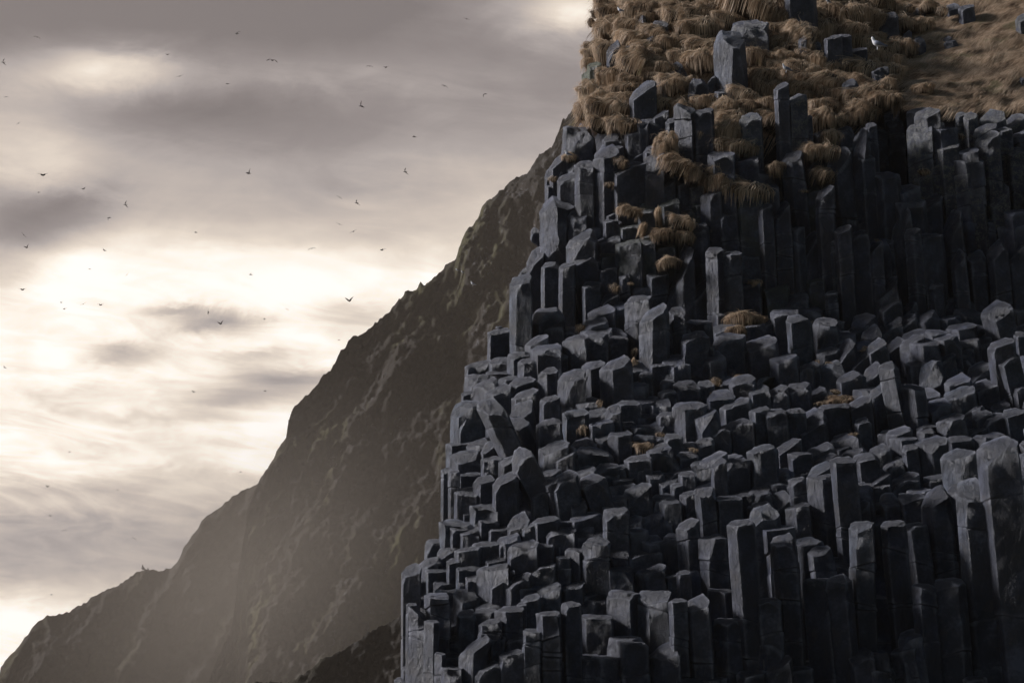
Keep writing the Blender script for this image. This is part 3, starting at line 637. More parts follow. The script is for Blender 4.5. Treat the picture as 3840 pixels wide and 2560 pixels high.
# ------------------------------------------------------------------ dry grass
def straw(name, green=0.0):
    m, t, bs = new_mat(name)
    at_ = t.node('ShaderNodeAttribute'); at_.attribute_name = 'tone'
    oi = t.node('ShaderNodeObjectInfo')
    f = t.m('ADD', t.m('MULTIPLY', at_.outputs['Fac'], .8), t.m('MULTIPLY', oi.outputs['Random'], .2))
    gn = t.noise(t.node('ShaderNodeTexCoord').outputs['Object'], 1.4, 4, .6, 0, 3.3)
    c = t.ramp(f, [(0, (.07, .045, .028)), (.22, (.22, .148, .095)), (.5, (.50, .365, .245)), (.75, (.72, .57, .41)), (1, (.80, .68, .53))])
    gg = t.node('ShaderNodeMix', data_type='RGBA'); t.link(t.m('MULTIPLY', t.m('MULTIPLY', t.m('SUBTRACT', gn, .56), 9, clamp=True), .45), gg.inputs[0]); t.link(c, gg.inputs[6]); gg.inputs[7].default_value = (.16, .18, .06, 1); c = gg.outputs[2]
    t.link(c, bs.inputs['Base Color']); bs.inputs['Roughness'].default_value = .62
    bs.inputs['Specular IOR Level'].default_value = .25
    tr = t.node('ShaderNodeBsdfTranslucent'); t.link(c, tr.inputs[0])
    ms = t.node('ShaderNodeMixShader'); ms.inputs[0].default_value = .45
    out = [n for n in t.n if n.type == 'OUTPUT_MATERIAL'][0]
    t.link(bs.outputs[0], ms.inputs[1]); t.link(tr.outputs[0], ms.inputs[2]); t.link(ms.outputs[0], out.inputs[0])
    return m
M_G = straw("dry_grass")
M_T2, t_, b_ = new_mat("straw_turf")
t_.link(t_.ramp(t_.noise(t_.node('ShaderNodeTexCoord').outputs['Object'], 11, 6, .7), [(.35, (.04, .027, .018)), (.55, (.14, .098, .065)), (.7, (.32, .24, .165))]), b_.inputs['Base Color']); b_.inputs['Roughness'].default_value = .9
M_T, t_, b_ = new_mat("turf")
tn = t_.noise(t_.node('ShaderNodeTexCoord').outputs['Object'], 8, 5, .6)
t_.link(t_.ramp(tn, [(.3, (.035, .024, .015)), (.7, (.11, .078, .050))]), b_.inputs['Base Color']); b_.inputs['Roughness'].default_value = .9

def add_blade(V_, F_, T_, pts, wid, side, tone):
    k = len(V_)
    n = len(pts)
    for i, p in enumerate(pts):
        wv = side * (wid * (1 - .75 * (i / (n - 1)) ** 1.5) * .5)
        V_.append(p - wv); V_.append(p + wv); T_.append(tone); T_.append(tone)
    for i in range(n - 1):
        F_.append((k + 2 * i, k + 2 * i + 1, k + 2 * i + 3, k + 2 * i + 2))
def blades_mesh(name, V_, F_, T_, mat):
    me = bpy.data.meshes.new(name)
    me.from_pydata([tuple(v) for v in V_], [], F_)
    a = me.attributes.new('tone', 'FLOAT', 'POINT'); a.data.foreach_set('value', T_)
    me.materials.append(mat); me.polygons.foreach_set('use_smooth', [True] * len(me.polygons))
    return me
def tuft_meshes(seed, nb=620):
    """unit tussock: a drooping mop of hair-like blades over an earthy core"""
    rng = random.Random(seed)
    bm = bmesh.new(); bmesh.ops.create_icosphere(bm, subdivisions=3, radius=.8)
    sd = Vector((seed * 3.1, seed, 0))
    def shape(p):
        d = 1 + .46 * noise.noise(p * 1.2 + sd) + .20 * noise.noise(p * 2.6 + sd)
        return p * d
    for v in bm.verts:
        v.co = shape(v.co)
        if v.co.z < 0: v.co.x *= .86; v.co.y *= .8
        v.co.y += .1
    core = bpy.data.meshes.new("core"); bm.to_mesh(core); bm.free(); core.materials.append(M_T)
    core.polygons.foreach_set('use_smooth', [True] * len(core.polygons))
    V_, F_, T_ = [], [], []
    wind = rng.uniform(-.8, .05)
    locks = [Vector((rng.gauss(0, 1), rng.gauss(0, 1) - .4, rng.gauss(.5, .8))).normalized() for _ in range(14)]
    for _ in range(nb):
        if rng.random() < .6:
            p = (rng.choice(locks) + Vector((rng.gauss(0, .22), rng.gauss(0, .22), rng.gauss(0, .22)))).normalized()
        else: p = Vector((rng.gauss(0, 1), rng.gauss(0, 1), rng.gauss(.3, .9))).normalized()
        if p.y > .6 or p.z < -.35: continue
        L = rng.uniform(.6, 1.35)
        swirl = wind + .9 * noise.noise(p * 1.3 + sd) + rng.uniform(-.14, .14)
        lift = rng.uniform(0, .16) if rng.random() < .82 else rng.uniform(.1, .6)
        pts = []
        q = p.copy(); nseg = 6; cur = None
        for i in range(nseg + 1):
            t = i / nseg
            if q.z > -.08 or cur is None:
                cur = shape(q) * (.95 + lift * t + (0 if i else -.05))
            else:
                cur = cur + Vector((swirl * .06, .01, -1)) * (L / nseg) * .95
            pts.append(cur.copy())
            down = Vector((0, 0, -1)) - q * (-q.z)
            if down.length < .3: down = down + Vector((wind * .6, -.5, 0))
            down.normalize()
            sidev = q.cross(down)
            q = (q + (down + sidev * swirl).normalized() * L / nseg).normalized()
        dv = (pts[2] - pts[0])
        side = dv.cross(p + Vector((rng.uniform(-.5, .5), rng.uniform(-.5, .5), 0)))
        side = side.normalized() if side.length > 1e-5 else Vector((1, 0, 0))
        tone = .50 + .45 * noise.noise(p * 2.6 + sd) + rng.uniform(-.36, .36) + .12 * p.z
        add_blade(V_, F_, T_, pts, rng.uniform(.020, .040), side, max(0, min(1, tone)))
    return core, blades_mesh("blades", V_, F_, T_, M_G)
TV = [tuft_meshes(s, 1100) for s in range(1, 11)]
TS = [tuft_meshes(s, 300) for s in range(21, 26)]
tus = []
trng = random.Random(41)
for k in range(420):
    if len(TUFTS) >= 270: break
    x, y = trng.uniform(2185, 3340), trng.uniform(-30, 470)
    s_ = trng.uniform(38, 84)
    if x - s_ * .4 < interp(SIL, y) or y + s_ * .5 > grass_edge(x) or inside(x, y, 6): continue
    if sum(1 for q in TUFTS if abs((q[0] + q[2]) / 2 - x) < (q[2] - q[0]) * .36 and abs((q[1] + q[3]) / 2 - y) < (q[3] - q[1]) * .36): continue
    TUFTS.append((x - s_ * .6, y - s_ * .45, x + s_ * .6, y + s_ * .45))
for i, (x0, y0, x1, y1) in enumerate(TUFTS):
    rng = random.Random(300 + i)
    cx, cy = (x0 + x1) / 2, (y0 + y1) / 2
    wpx, hpx = x1 - x0, y1 - y0
    small = max(wpx, hpx) < 48
    Yc_ = S(cx, cy + hpx * .2) - (.05 if not small else .35)
    if not small and cy > grass_edge(cx): Yc_ -= .3
    m = mpp(Yc_)
    core, bl = (TS if small else TV)[rng.randrange(5 if small else 10)]
    o = bpy.data.objects.new("grass_tussock", bl); COL.objects.link(o)
    o.location = at(cx, cy, Yc_)
    sx, sz = wpx * m * rng.uniform(.56, .70), hpx * m * rng.uniform(.46, .58)
    if not small: sz = max(sz, sx * .55)
    o.scale = (sx, max(.5 * (sx + sz), .12) * 1.1, sz)
    o.rotation_euler = (rng.uniform(-.15, .15), rng.uniform(-.1, .38), rng.uniform(-.4, .4))
    c = bpy.data.objects.new("root_mound", core); COL.objects.link(c); c.parent = o
    tus.append((o, (cx, cy, wpx, hpx, small)))

# matted grass draped over the shoulder of the cliff
def mat_grass():
    rng = random.Random(77)
    V_, F_, T_ = [], [], []
    def surf(px, py):
        Yd = S(px, py) + .28
        P = at(px, py, Yd)
        b = noise.noise(P * .8) * .16 + noise.noise(P * 2.1 + Vector((5, 0, 0))) * .09
        return P + Vector((0, -1, .35)) * b
    N = 84000
    for _ in range(N):
        if rng.random() < .66: px = rng.uniform(3330, 4000); py = rng.uniform(-120, 415)
        else: px = rng.uniform(2150, 4000); py = rng.uniform(-120, 600)
        if px < interp(SIL, py) + 26 or py > grass_edge(px) + 6 * noise.noise(Vector((px * .02, 0, 0))): continue
        if 3285 < px < 3420 and py > 300: continue
        if inside(px, py): 
            if rng.random() < .93: continue
        P0 = surf(px, py)
        a = math.radians(205 + 38 * noise.noise(P0 * .7) + 34 * noise.noise(P0 * 2.2) + rng.uniform(-12, 12))
        if px < 3000: a += .5
        L = rng.uniform(26, 62) if px > 3330 else rng.uniform(45, 100)
        pts = []
        x, y = px, py
        lift = rng.uniform(.015, .05) if px > 3330 else rng.uniform(.02, .1)
        for i in range(5):
            q = surf(x, y); q.y -= .02 + lift * math.sin(i / 4 * math.pi * .9); q.z -= .012 * i * i * .3
            pts.append(q)
            aa = a + .25 * i * noise.noise(P0 * 1.7 + Vector((9, 9, 9)))
            x += math.cos(aa) * L / 4; y -= math.sin(aa) * L / 4 
        dv = pts[-1] - pts[0]
        side = dv.cross(Vector((rng.uniform(-.45, .25), -.5 + rng.uniform(-.3, .3), .87)))
        side = side.normalized() if side.length > 1e-6 else Vector((0, 0, 1))
        tone = .50 + .28 * noise.noise(P0 * 1.6) + .2 * noise.noise(P0 * 5) + rng.uniform(-.25, .25)
        add_blade(V_, F_, T_, pts, rng.uniform(.014, .028), side, max(0, min(1, tone)))
    return blades_mesh("grass", V_, F_, T_, M_G)
go = link_mesh("grass", mat_grass(), None)
tag(go, "matted dry brown grass draped over the top of the cliff", "grass", kind='stuff')
# turf below the mat
def turf():
    bm = bmesh.new(); rows = []
    for j in range(80):
        row = []
        for i in range(170):
            py0 = -300 + j / 79.0 * 1.0
            px = 2160 + i / 169 * 2000
            py = -250 + j / 79 * (grass_edge(px) + 250 - 4)
            px = max(px, interp(SIL, py) + 20 + i * .5)
            Yd = S(px, py) + .28
            P = at(px, py, Yd)
            b = noise.noise(P * .8) * .16 + noise.noise(P * 2.1 + Vector((5, 0, 0))) * .09
            P = P + Vector((0, -1, .35)) * b
            if 3280 < px < 3425 and py > 270: P.y += 5
            row.append(bm.verts.new(P))
        rows.append(row)
    for a, b in zip(rows, rows[1:]):
        for i in range(len(a) - 1): bm.faces.new((a[i], b[i], b[i + 1], a[i + 1]))
    me = bpy.data.meshes.new("turf"); bm.to_mesh(me); bm.free()
    me.polygons.foreach_set('use_smooth', [True] * len(me.polygons)); return me
tag(link_mesh("turf", turf(), M_T2), "dark earthy turf under the dry grass", None, kind='structure')
HAZE = 0.000125; MIST = 0.007
# ------------------------------------------------------------------ headland behind: two hills and a low outcrop
def hill_mat(name, scree=1.0, green=1.0):
    m, t, bs = new_mat(name)
    P = t.node('ShaderNodeTexCoord').outputs['Object']
    big = t.noise(P, .018, 7, .68, .5)
    mp = t.node('ShaderNodeMapping'); mp.inputs['Rotation'].default_value = (0, R(-34), 0); mp.inputs['Scale'].default_value = (1.6, 1, .35); t.link(P, mp.inputs[0])
    streak = t.noise(mp.outputs[0], .07, 7, .7, .6)
    fine = t.noise(P, .35, 5, .7)
    base = t.ramp(t.m('ADD', t.m('MULTIPLY', big, .5), t.m('MULTIPLY', streak, .5)),
                  [(.34, (.013, .010, .0075)), (.5, (.021, .0165, .012)), (.68, (.036, .028, .020))])
    gm = t.m('MULTIPLY', t.m('SUBTRACT', t.noise(mp.outputs[0], .03, 5, .6, .4, 6.0), .52), 7 * green, clamp=True)
    mi = t.node('ShaderNodeMix', data_type='RGBA'); t.link(t.m('MULTIPLY', gm, .9), mi.inputs[0]); t.link(base, mi.inputs[6]); mi.inputs[7].default_value = (.085, .080, .024, 1)
    sm = t.m('MULTIPLY', t.m('MULTIPLY', t.m('SUBTRACT', t.noise(mp.outputs[0], .022, 4, .6, .3, 2.2), .47), 8, clamp=True), t.m('MULTIPLY', t.m('SUBTRACT', t.noise(P, .40, 5, .8, 0, 1.0), .55), 14, clamp=True))
    mj = t.node('ShaderNodeMix', data_type='RGBA'); t.link(t.m('MULTIPLY', sm, .8 * scree), mj.inputs[0]); t.link(mi.outputs[2], mj.inputs[6]); mj.inputs[7].default_value = (.17, .165, .17, 1)
    t.link(mj.outputs[2], bs.inputs['Base Color']); bs.inputs['Roughness'].default_value = .9
    bs.inputs['Specular IOR Level'].default_value = .2
    b = t.node('ShaderNodeBump'); b.inputs['Strength'].default_value = 1; b.inputs['Distance'].default_value = 5
    t.link(t.m('ADD', streak, t.m('MULTIPLY', fine, .4)), b.inputs['Height']); t.link(b.outputs[0], bs.inputs['Normal'])
    return m
RIDGE = [(1150, 1560), (1085, 1625), (1040, 1700), (1000, 1770), (970, 1812), (985, 1780)]
MAIN = [(560, 2900), (760, 2600), (870, 2330), (900, 2100), (930, 1900), (968, 1815), (1010, 1750), (1045, 1690), (1075, 1640), (1085, 1560), (1095, 1525), (1130, 1500), (1185, 1440), (1215, 1400),
        (1240, 1378), (1255, 1352), (1262, 1340), (1290, 1300), (1320, 1262), (1370, 1230), (1430, 1185), (1480, 1135), (1530, 1100), (1562, 1090), (1575, 1062), (1590, 1066), (1620, 1050), (1645, 1020), (1670, 1000), (1712, 980),
        (1722, 935), (1745, 880), (1790, 830), (1805, 790), (1830, 755), (1845, 740), (1880, 720), (1930, 670), (1985, 640), (2010, 600), (2040, 565), (2070, 545), (2090, 500), (2110, 450), (2125, 440), (2150, 410), (2180, 385), (2230, 330), (2400, 200), (2800, 60)]
FAR = [(-400, 2900), (-100, 2700), (-10, 2590), (8, 2500), (60, 2440), (95, 2390), (140, 2330), (175, 2308), (260, 2290), (330, 2250), (400, 2215), (480, 2170), (520, 2138), (545, 2134), (600, 2137), (650, 2125),
       (668, 2105), (690, 2050), (720, 2010), (760, 1955), (810, 1915), (860, 1870), (910, 1838), (968, 1812), (1100, 1740), (1300, 1650), (1500, 1600)]
CLEFT = [(700, 2900), (960, 2555), (1075, 2560), (1180, 2500), (1200, 2470), (1290, 2440), (1380, 2370), (1450, 2340), (1530, 2290), (1600, 2250), (1900, 2120), (2300, 2000)]
def hill(name, ridge, dist, xr, k, mat, label, nx=300, ny=230, amp=1.0, rough=1.0, seed=0):
    bm = bmesh.new(); vs = []
    sd = Vector((seed * 7.3, seed * 3.1, seed))
    x0, x1 = xr
    for i in range(nx):
        px = x0 + (x1 - x0) * i / (nx - 1)
        yr_ = interp(ridge, px)
        Yr = dist(px)
        mm = mpp(Yr)
        col = []
        # behind the ridge the ground falls away
        base = at(px, yr_, Yr)
        col.append(base + Vector((0, 140 * mm / .1, -260 * mm / .1)))
        col.append(base + Vector((0, 30 * mm / .1, -20 * mm / .1)))
        for j in range(ny):
            t = (j / (ny - 1)) ** 1.15
            py = yr_ + t * (3300 - yr_)
            Yd = Yr - (py - yr_) * mm * k
            P = at(px, py, Yd)
            P.z = max(P.z, -.5)
            Q = Vector(((px - 1500) * .0011, Yd * .001, py * .0011)) + sd; Q = Vector((Q.x, Q.y * .3, -Q.z))
            # gullies run down and seaward
            sh = Vector((Q.x * 2.6 - Q.z * 1.5, Q.y * .6, Q.z * .8))
            rid = 1 - abs(noise.noise(sh * 1.3)) * 2
            rid2 = 1 - abs(noise.noise(sh * 4.1 + Vector((4, 4, 4)))) * 2
            d = (rid - .5) * 26 + fbm(Q * 3.5, 5) * 26 + (rid2 - .5) * 10 + fbm(sh * 9, 5) * 10 + fbm(Q * 22, 5) * 12
            fade = min(1, j / 14)
            s_ = amp * mm * 10 * .55
            P.y -= d * s_ * (.25 + .75 * fade)
            P.z += (fbm(Vector((px * .012, 3 + seed, 0)), 3) * 1.3 + fbm(Vector((px * .06, 8, seed)), 3) * 1.2) * mm * 10 * rough * (1 - fade) + fbm(Q * 30, 3) * 1.2 * s_ * fade
            col.append(P)
        vs.append([bm.verts.new(p) for p in col])
    for a, b in zip(vs, vs[1:]):
        for j in range(len(a) - 1): bm.faces.new((a[j], a[j + 1], b[j + 1], b[j]))
    me = bpy.data.meshes.new(name); bm.to_mesh(me); bm.free()
    me.polygons.foreach_set('use_smooth', [True] * len(me.polygons))
    return tag(link_mesh(name, me, mat), label, None, kind='structure')
M_H = hill_mat("headland_rock"); M_F = hill_mat("far_slope", .25, .6); M_C = hill_mat("near_outcrop", .4, .3)
hill("hill", MAIN, lambda px: 860 + 60 * math.sin(px * .0013) + .03 * (px - 1400), (560, 2750), .75, M_H, "steep hazy headland with gullies and scree behind the columns", 380, 300, seed=1)
hill("hill_far", FAR, lambda px: 1350 + .04 * px, (-380, 1450), .7, M_F, "smooth brown seaward end of the headland", 260, 160, amp=.6, seed=2, rough=.7)
hill("hill_foot", CLEFT, lambda px: 470 + .02 * px, (720, 2250), .7, M_C, "low dark spur at the foot of the headland", 220, 120, amp=1.0, seed=3)

# beach and sea
def sheet(name, z, pts, mat, label):
    me = bpy.data.meshes.new(name); me.from_pydata([(x, y, z) for x, y in pts], [], [tuple(range(len(pts)))])
    return tag(link_mesh(name, me, mat), label, None, kind='structure')
M_S, t_, b_ = new_mat("black_sand")
t_.link(t_.ramp(t_.noise(t_.node('ShaderNodeTexCoord').outputs['Object'], 3, 5, .7), [(.3, (.020, .020, .021)), (.7, (.05, .05, .05))]), b_.inputs['Base Color']); b_.inputs['Roughness'].default_value = .85
sheet("beach", 0, [(-3000, -300), (3000, -300), (3000, 3000), (-3000, 3000)], M_S, "black sand beach below the cliff")

# ------------------------------------------------------------------ birds
M_BD, t_, b_ = new_mat("dark_plumage"); b_.inputs['Base Color'].default_value = (.035, .030, .028, 1); b_.inputs['Roughness'].default_value = .8
M_BL, t_, b_ = new_mat("pale_plumage"); b_.inputs['Base Color'].default_value = (.16, .14, .12, 1); b_.inputs['Roughness'].default_value = .8
M_W, t_, b_ = new_mat("white_plumage"); b_.inputs['Base Color'].default_value = (.78, .78, .80, 1); b_.inputs['Roughness'].default_value = .7
M_GW, t_, b_ = new_mat("grey_wing"); b_.inputs['Base Color'].default_value = (.16, .18, .24, 1); b_.inputs['Roughness'].default_value = .7
M_BK, t_, b_ = new_mat("yellow_beak"); b_.inputs['Base Color'].default_value = (.45, .36, .12, 1)

def loft(bm, path, nseg=10):
    """path: (centre, half width, half height); one skin along it"""
    rings = []
    for i, (c, a, b) in enumerate(path):
        c = Vector(c)
        p0 = Vector(path[max(0, i - 1)][0]); p1 = Vector(path[min(len(path) - 1, i + 1)][0])
        d = (p1 - p0).normalized()
        s = Vector((1, 0, 0)) if abs(d.x) < .9 else Vector((0, 1, 0))
        s = (s - d * s.dot(d)).normalized(); u = d.cross(s)
        rings.append([bm.verts.new(c + s * (math.cos(q) * a) + u * (math.sin(q) * b)) for q in [2 * math.pi * k / nseg for k in range(nseg)]])
    for r0, r1 in zip(rings, rings[1:]):
        for k in range(nseg): bm.faces.new((r0[k], r0[(k + 1) % nseg], r1[(k + 1) % nseg], r1[k]))
    bm.faces.new(rings[0][::-1]); bm.faces.new(rings[-1])
def bird_mesh(kind):
    """flying gull, span about 2 units across x, heading towards +y"""
    d_in, d_out, sw = {'vee': (.55, .15, .1), 'arch': (.32, -.75, .15), 'glide': (.10, -.05, .12), 'up': (1.0, .7, .15), 'down': (-.25, -.8, .2), 'fold': (.5, -.2, .9)}[kind]
    bm = bmesh.new()
    loft(bm, [((0, -.62, .0), .08, .012), ((0, -.45, .0), .07, .03), ((0, -.2, 0), .10, .085), ((0, .08, 0), .125, .115), ((0, .28, .01), .10, .095), ((0, .40, .03), .068, .07), ((0, .50, .035), .062, .06), ((0, .57, .03), .03, .03), ((0, .66, .02), .008, .01)], 10)
    for s in (-1, 1):
        pts = [(s * .06, .06, .04), (s * .28, .12, .04 + .24 * d_in), (s * .46, .10 - sw * .1, .04 + .42 * d_in), (s * .70, .0 - sw * .35, .04 + .42 * d_in + .26 * d_out), (s * 1.0, -.14 - sw * .6, .04 + .42 * d_in + .56 * d_out)]
        ch = [.36, .32, .26, .17, .03]
        loft(bm, [((p[0], p[1] - c / 2 + .1, p[2]), c / 2, .022 if c > .1 else .008) for p, c in zip(pts, ch)], 8)
    # blades of the wing are lofted across x: turn the ring basis flat
    bmesh.ops.recalc_face_normals(bm, faces=bm.faces[:])
    me = bpy.data.meshes.new("gull_" + kind); bm.to_mesh(me); bm.free()
    me.polygons.foreach_set('use_smooth', [True] * len(me.polygons))
    return me
BM = {}
for k_ in ('vee', 'arch', 'glide', 'up', 'down', 'fold'):
    for mt in (M_BD, M_BL):
        me = bird_mesh(k_); me.materials.append(mt); BM[(k_, mt.name)] = me
POSE = {'vee': 'wings in a vee', 'arch': 'wings arched', 'glide': 'wings flat', 'up': 'wings high', 'down': 'wings down', 'fold': 'wings half folded'}
# px, py, span px, wing pose, roll deg, heading deg, d(ark)/l(ight), where
BIRDS = [
 (139, 140, 26, 'arch', -14, 20, 'd', 'above the topmost bright cloud patch, at its seaward side'), (12, 234, 24, 'fold', -50, 80, 'd', 'highest of those at the very seaward edge'), (23, 364, 20, 'arch', 15, 40, 'l', 'under the highest bird of the seaward edge'),
 (69, 463, 24, 'glide', 40, 30, 'd', 'over the pale cloud at the seaward edge'), (161, 658, 44, 'vee', 0, 0, 'd', 'wide against the soft pale cloud, seaward'), (145, 722, 16, 'fold', 20, 80, 'd', 'just below the widest seaward bird'),
 (314, 709, 28, 'vee', 22, 10, 'l', 'beside a dark cloud streak'), (628, 206, 22, 'vee', 0, 0, 'l', 'by the landward end of the top bright patch'), (674, 286, 32, 'glide', 18, 5, 'l', 'just under the landward end of the top bright patch'),
 (889, 127, 24, 'fold', 40, 60, 'd', 'topmost one in the middle of the sky'), (1021, 227, 44, 'arch', -10, 0, 'd', 'with the longest arched wings, in upper grey cloud'), (854, 315, 30, 'glide', 10, 60, 'd', 'below the one with the longest arched wings'),
 (934, 651, 34, 'up', 42, 50, 'd', 'in the middle of the grey cloud bank'), (1750, 72, 28, 'glide', -14, 10, 'd', 'highest one near the grassy cliff top'), (1386, 249, 26, 'arch', -6, 0, 'd', 'the thinner of a close pair in upper grey cloud'),
 (1447, 254, 26, 'vee', 10, 30, 'd', 'the stouter of a close pair in upper grey cloud'), (1667, 323, 28, 'arch', -12, 30, 'd', 'towards the cliff in upper grey cloud'), (1816, 354, 26, 'down', 40, 40, 'd', 'nearest to the grassy cliff edge'),
 (1353, 398, 32, 'up', -45, 60, 'd', 'below the close pair in the grey cloud'), (1553, 514, 22, 'fold', 0, 70, 'd', 'alone over the hill crest in plain grey sky'), (1519, 644, 26, 'fold', -50, 60, 'd', 'lowest one in the plain grey sky by the crest'),
 (470, 767, 24, 'fold', -60, 70, 'd', 'at the top rim of the great bright cloud'), (408, 817, 24, 'down', 40, 60, 'd', 'diving over the rim of the great bright cloud'), (89, 881, 30, 'glide', -45, 20, 'd', 'upper one of two in the dark seaward cloud'),
 (101, 929, 26, 'up', 30, 40, 'd', 'lower one of two in the dark seaward cloud'), (734, 872, 18, 'fold', 0, 85, 'd', 'plump small one at the dark rim over the glare'), (390, 939, 26, 'vee', -35, 10, 'l', 'faint in the white glare, topmost'),
 (337, 1009, 18, 'arch', 0, 50, 'l', 'faint and short winged in the glare'), (476, 1030, 24, 'glide', 55, 10, 'l', 'faint and steeply banked in the glare'), (940, 1030, 20, 'fold', -8, 90, 'd', 'thin and dark in the white glare'),
 (84, 1087, 34, 'vee', 0, 0, 'l', 'wide winged at the seaward side of the glare'), (229, 1134, 16, 'fold', 30, 80, 'd', 'upper of two small ones close together in the glare'), (241, 1159, 18, 'fold', 25, 60, 'd', 'lower of two small ones close together in the glare'),
 (312, 1140, 30, 'glide', 30, 10, 'l', 'banked, beside the two small close ones'), (377, 1144, 28, 'vee', 0, 10, 'l', 'level and faint in the middle of the glare'), (782, 1171, 20, 'fold', 90, 10, 'd', 'upright and blunt above the grey wisp'),
 (828, 1215, 28, 'up', 18, 30, 'd', 'in front of the grey wisp of cloud'), (992, 1195, 18, 'down', 35, 70, 'd', 'small, landward of the grey wisp'), (1077, 1160, 18, 'arch', -20, 30, 'l', 'pale, landward and above the grey wisp'),
 (17, 1378, 18, 'fold', -30, 50, 'l', 'at the seaward edge of the white glare'), (1273, 740, 24, 'arch', -30, 10, 'l', 'thin, beside a darker one over the hillside crest'), (1337, 761, 24, 'fold', -40, 60, 'd', 'darker, beside a thin one over the hillside crest'),
 (1273, 841, 28, 'glide', -20, 10, 'l', 'thin winged above a larger dark one'), (1325, 868, 34, 'glide', 30, 20, 'd', 'large and dark over the rising crest'), (1169, 932, 30, 'arch', 15, 10, 'l', 'pale at the upper rim of the glare'),
 (1433, 938, 26, 'fold', 20, 50, 'd', 'closest above the crest in the pale sky'), (1311, 1129, 36, 'up', 12, 20, 'd', 'with the boldest vee, over the slope of the crest'), (1271, 1275, 14, 'fold', 10, 80, 'd', 'tiny, just above the crest'),
 (725, 1469, 24, 'vee', -15, 20, 'd', 'below the glare, over banded cloud'), (994, 1466, 16, 'fold', 0, 85, 'd', 'tiny, in the blue grey patch by the hill'), (261, 1694, 14, 'fold', 15, 70, 'd', 'small, on the smooth cream cloud'),
 (178, 1825, 18, 'up', 0, 30, 'd', 'with raised wings on the wavy cream cloud'), (441, 1837, 12, 'fold', 0, 60, 'l', 'faintest and smallest, on the wavy cream cloud'), (902, 1769, 14, 'fold', 0, 85, 'd', 'small, close to the middle of the slope'),
 (188, 1933, 14, 'fold', -10, 70, 'd', 'small, above the low grey cloud bank'), (241, 1987, 18, 'arch', 15, 20, 'd', 'at the top of the low grey cloud bank'), (503, 2018, 20, 'arch', -25, 20, 'd', 'above the hilltop with two perched ones'), (193, 2229, 14, 'fold', 10, 60, 'd', 'lowest of all, over the end of the hill')]
for i, (px, py, sp, pose, roll, head, tn_, where) in enumerate(BIRDS):
    sp *= 1.0
    o = bpy.data.objects.new("gull", BM[(pose, 'dark_plumage' if tn_ == 'd' else 'pale_plumage')]); COL.objects.link(o)
    half = .55 if tn_ == 'd' else .5
    Yb = (2 * half / sp) / (K / math.cos(PITCH))
    if pose == 'fold': Yb *= .82
    o.location = at(px, py, Yb); o.scale = (half,) * 3
    o.rotation_mode = 'XYZ'
    o.rotation_euler = (Matrix.Rotation(R(head), 3, 'Z') @ Matrix.Rotation(R(-roll), 3, 'Y') @ Matrix.Rotation(R(8), 3, 'X')).to_euler()
    tag(o, " ".join(f"gull with {POSE[pose]}, {where}".split()[:16]), "gull", "gulls wheeling in the sky over the headland")
def perched(name, px, py, hpx, Yb, face, label, head_only=False, dark=False, group="gulls resting on the cliff"):
    m = mpp(Yb); Hh = hpx * m
    bm = bmesh.new()
    # tail to beak, body slanting up, neck and round head; unit height 1, feet at z=0
    loft(bm, [((0, -.62, .22), .05, .015), ((0, -.42, .28), .10, .05), ((0, -.2, .36), .19, .15), ((0, .02, .46), .22, .19), ((0, .16, .56), .19, .18), ((0, .24, .68), .125, .13), ((0, .28, .78), .10, .105), ((0, .31, .87), .105, .11), ((0, .35, .94), .085, .085), ((0, .40, .97), .03, .03)], 14)
    for s in (-.07, .07): loft(bm, [((s, .02, 0), .035, .012), ((s, .0, .04), .014, .014), ((s, -.02, .32), .016, .016)], 6)
    bmesh.ops.recalc_face_normals(bm, faces=bm.faces[:])
    me = bpy.data.meshes.new("body"); bm.to_mesh(me); bm.free(); me.polygons.foreach_set('use_smooth', [True] * len(me.polygons))
    o = link_mesh(name, me, M_BD if dark else M_W); o.location = at(px, py, Yb); o.scale = (Hh,) * 3; o.rotation_euler = (0, 0, R(face))
    for s in (-1, 1):
        b2 = bmesh.new()
        loft(b2, [((s * .03, -.78, .20), .012, .02), ((s * .10, -.5, .30), .03, .07), ((s * .17, -.2, .42), .05, .14), ((s * .19, .02, .50), .05, .15), ((s * .15, .16, .56), .03, .08)], 8)
        bmesh.ops.recalc_face_normals(b2, faces=b2.faces[:])
        mw = bpy.data.meshes.new("wing"); b2.to_mesh(mw); b2.free(); mw.polygons.foreach_set('use_smooth', [True] * len(mw.polygons))
        wo_ = link_mesh("wing", mw, M_BD if dark else M_GW); wo_.parent = o
    b3 = bmesh.new(); loft(b3, [((0, .40, .90), .028, .03), ((0, .48, .885), .018, .022), ((0, .55, .87), .006, .008)], 8)
    mb = bpy.data.meshes.new("beak"); b3.to_mesh(mb); b3.free(); bo = link_mesh("beak", mb, M_BD if dark else M_BK); bo.parent = o
    return tag(o, label, "gull", group)
perched("gull", 3290, 188, 54, 73.4, 70, "white gull with grey wings standing on a grass tussock, head up")
perched("gull", 2948, 272, 34, 74.1, 100, "white gull head showing behind a rounded rock among tussocks")
perched("gull", 2325, 50, 26, 75.4, 60, "gull sitting among the grass by the seaward edge of the cliff top")
perched("gull", 3104, 14, 22, 76, 110, "gull at the very top of the cliff beside the tall bluish slab")
perched("gull", 2128, 588, 26, 72.6, 90, "pale gull tucked under the overhanging boulder")
perched("gull", 1773, 1073, 20, 800, 80, "white gull on the headland slope, largest of the pale specks", group="gulls on the headland slope")
perched("gull", 1734, 1026, 13, 456, 80, "small white gull on the headland slope, landward of its twin", group="gulls on the headland slope")
perched("gull", 1714, 1018, 13, 815, 80, "small white gull on the headland slope, just below the crest", group="gulls on the headland slope")
perched("gull", 536, 2142, 26, 1358, 20, "dark gull standing on the hilltop, taller of two", dark=True, group="birds perched on the low hilltop")
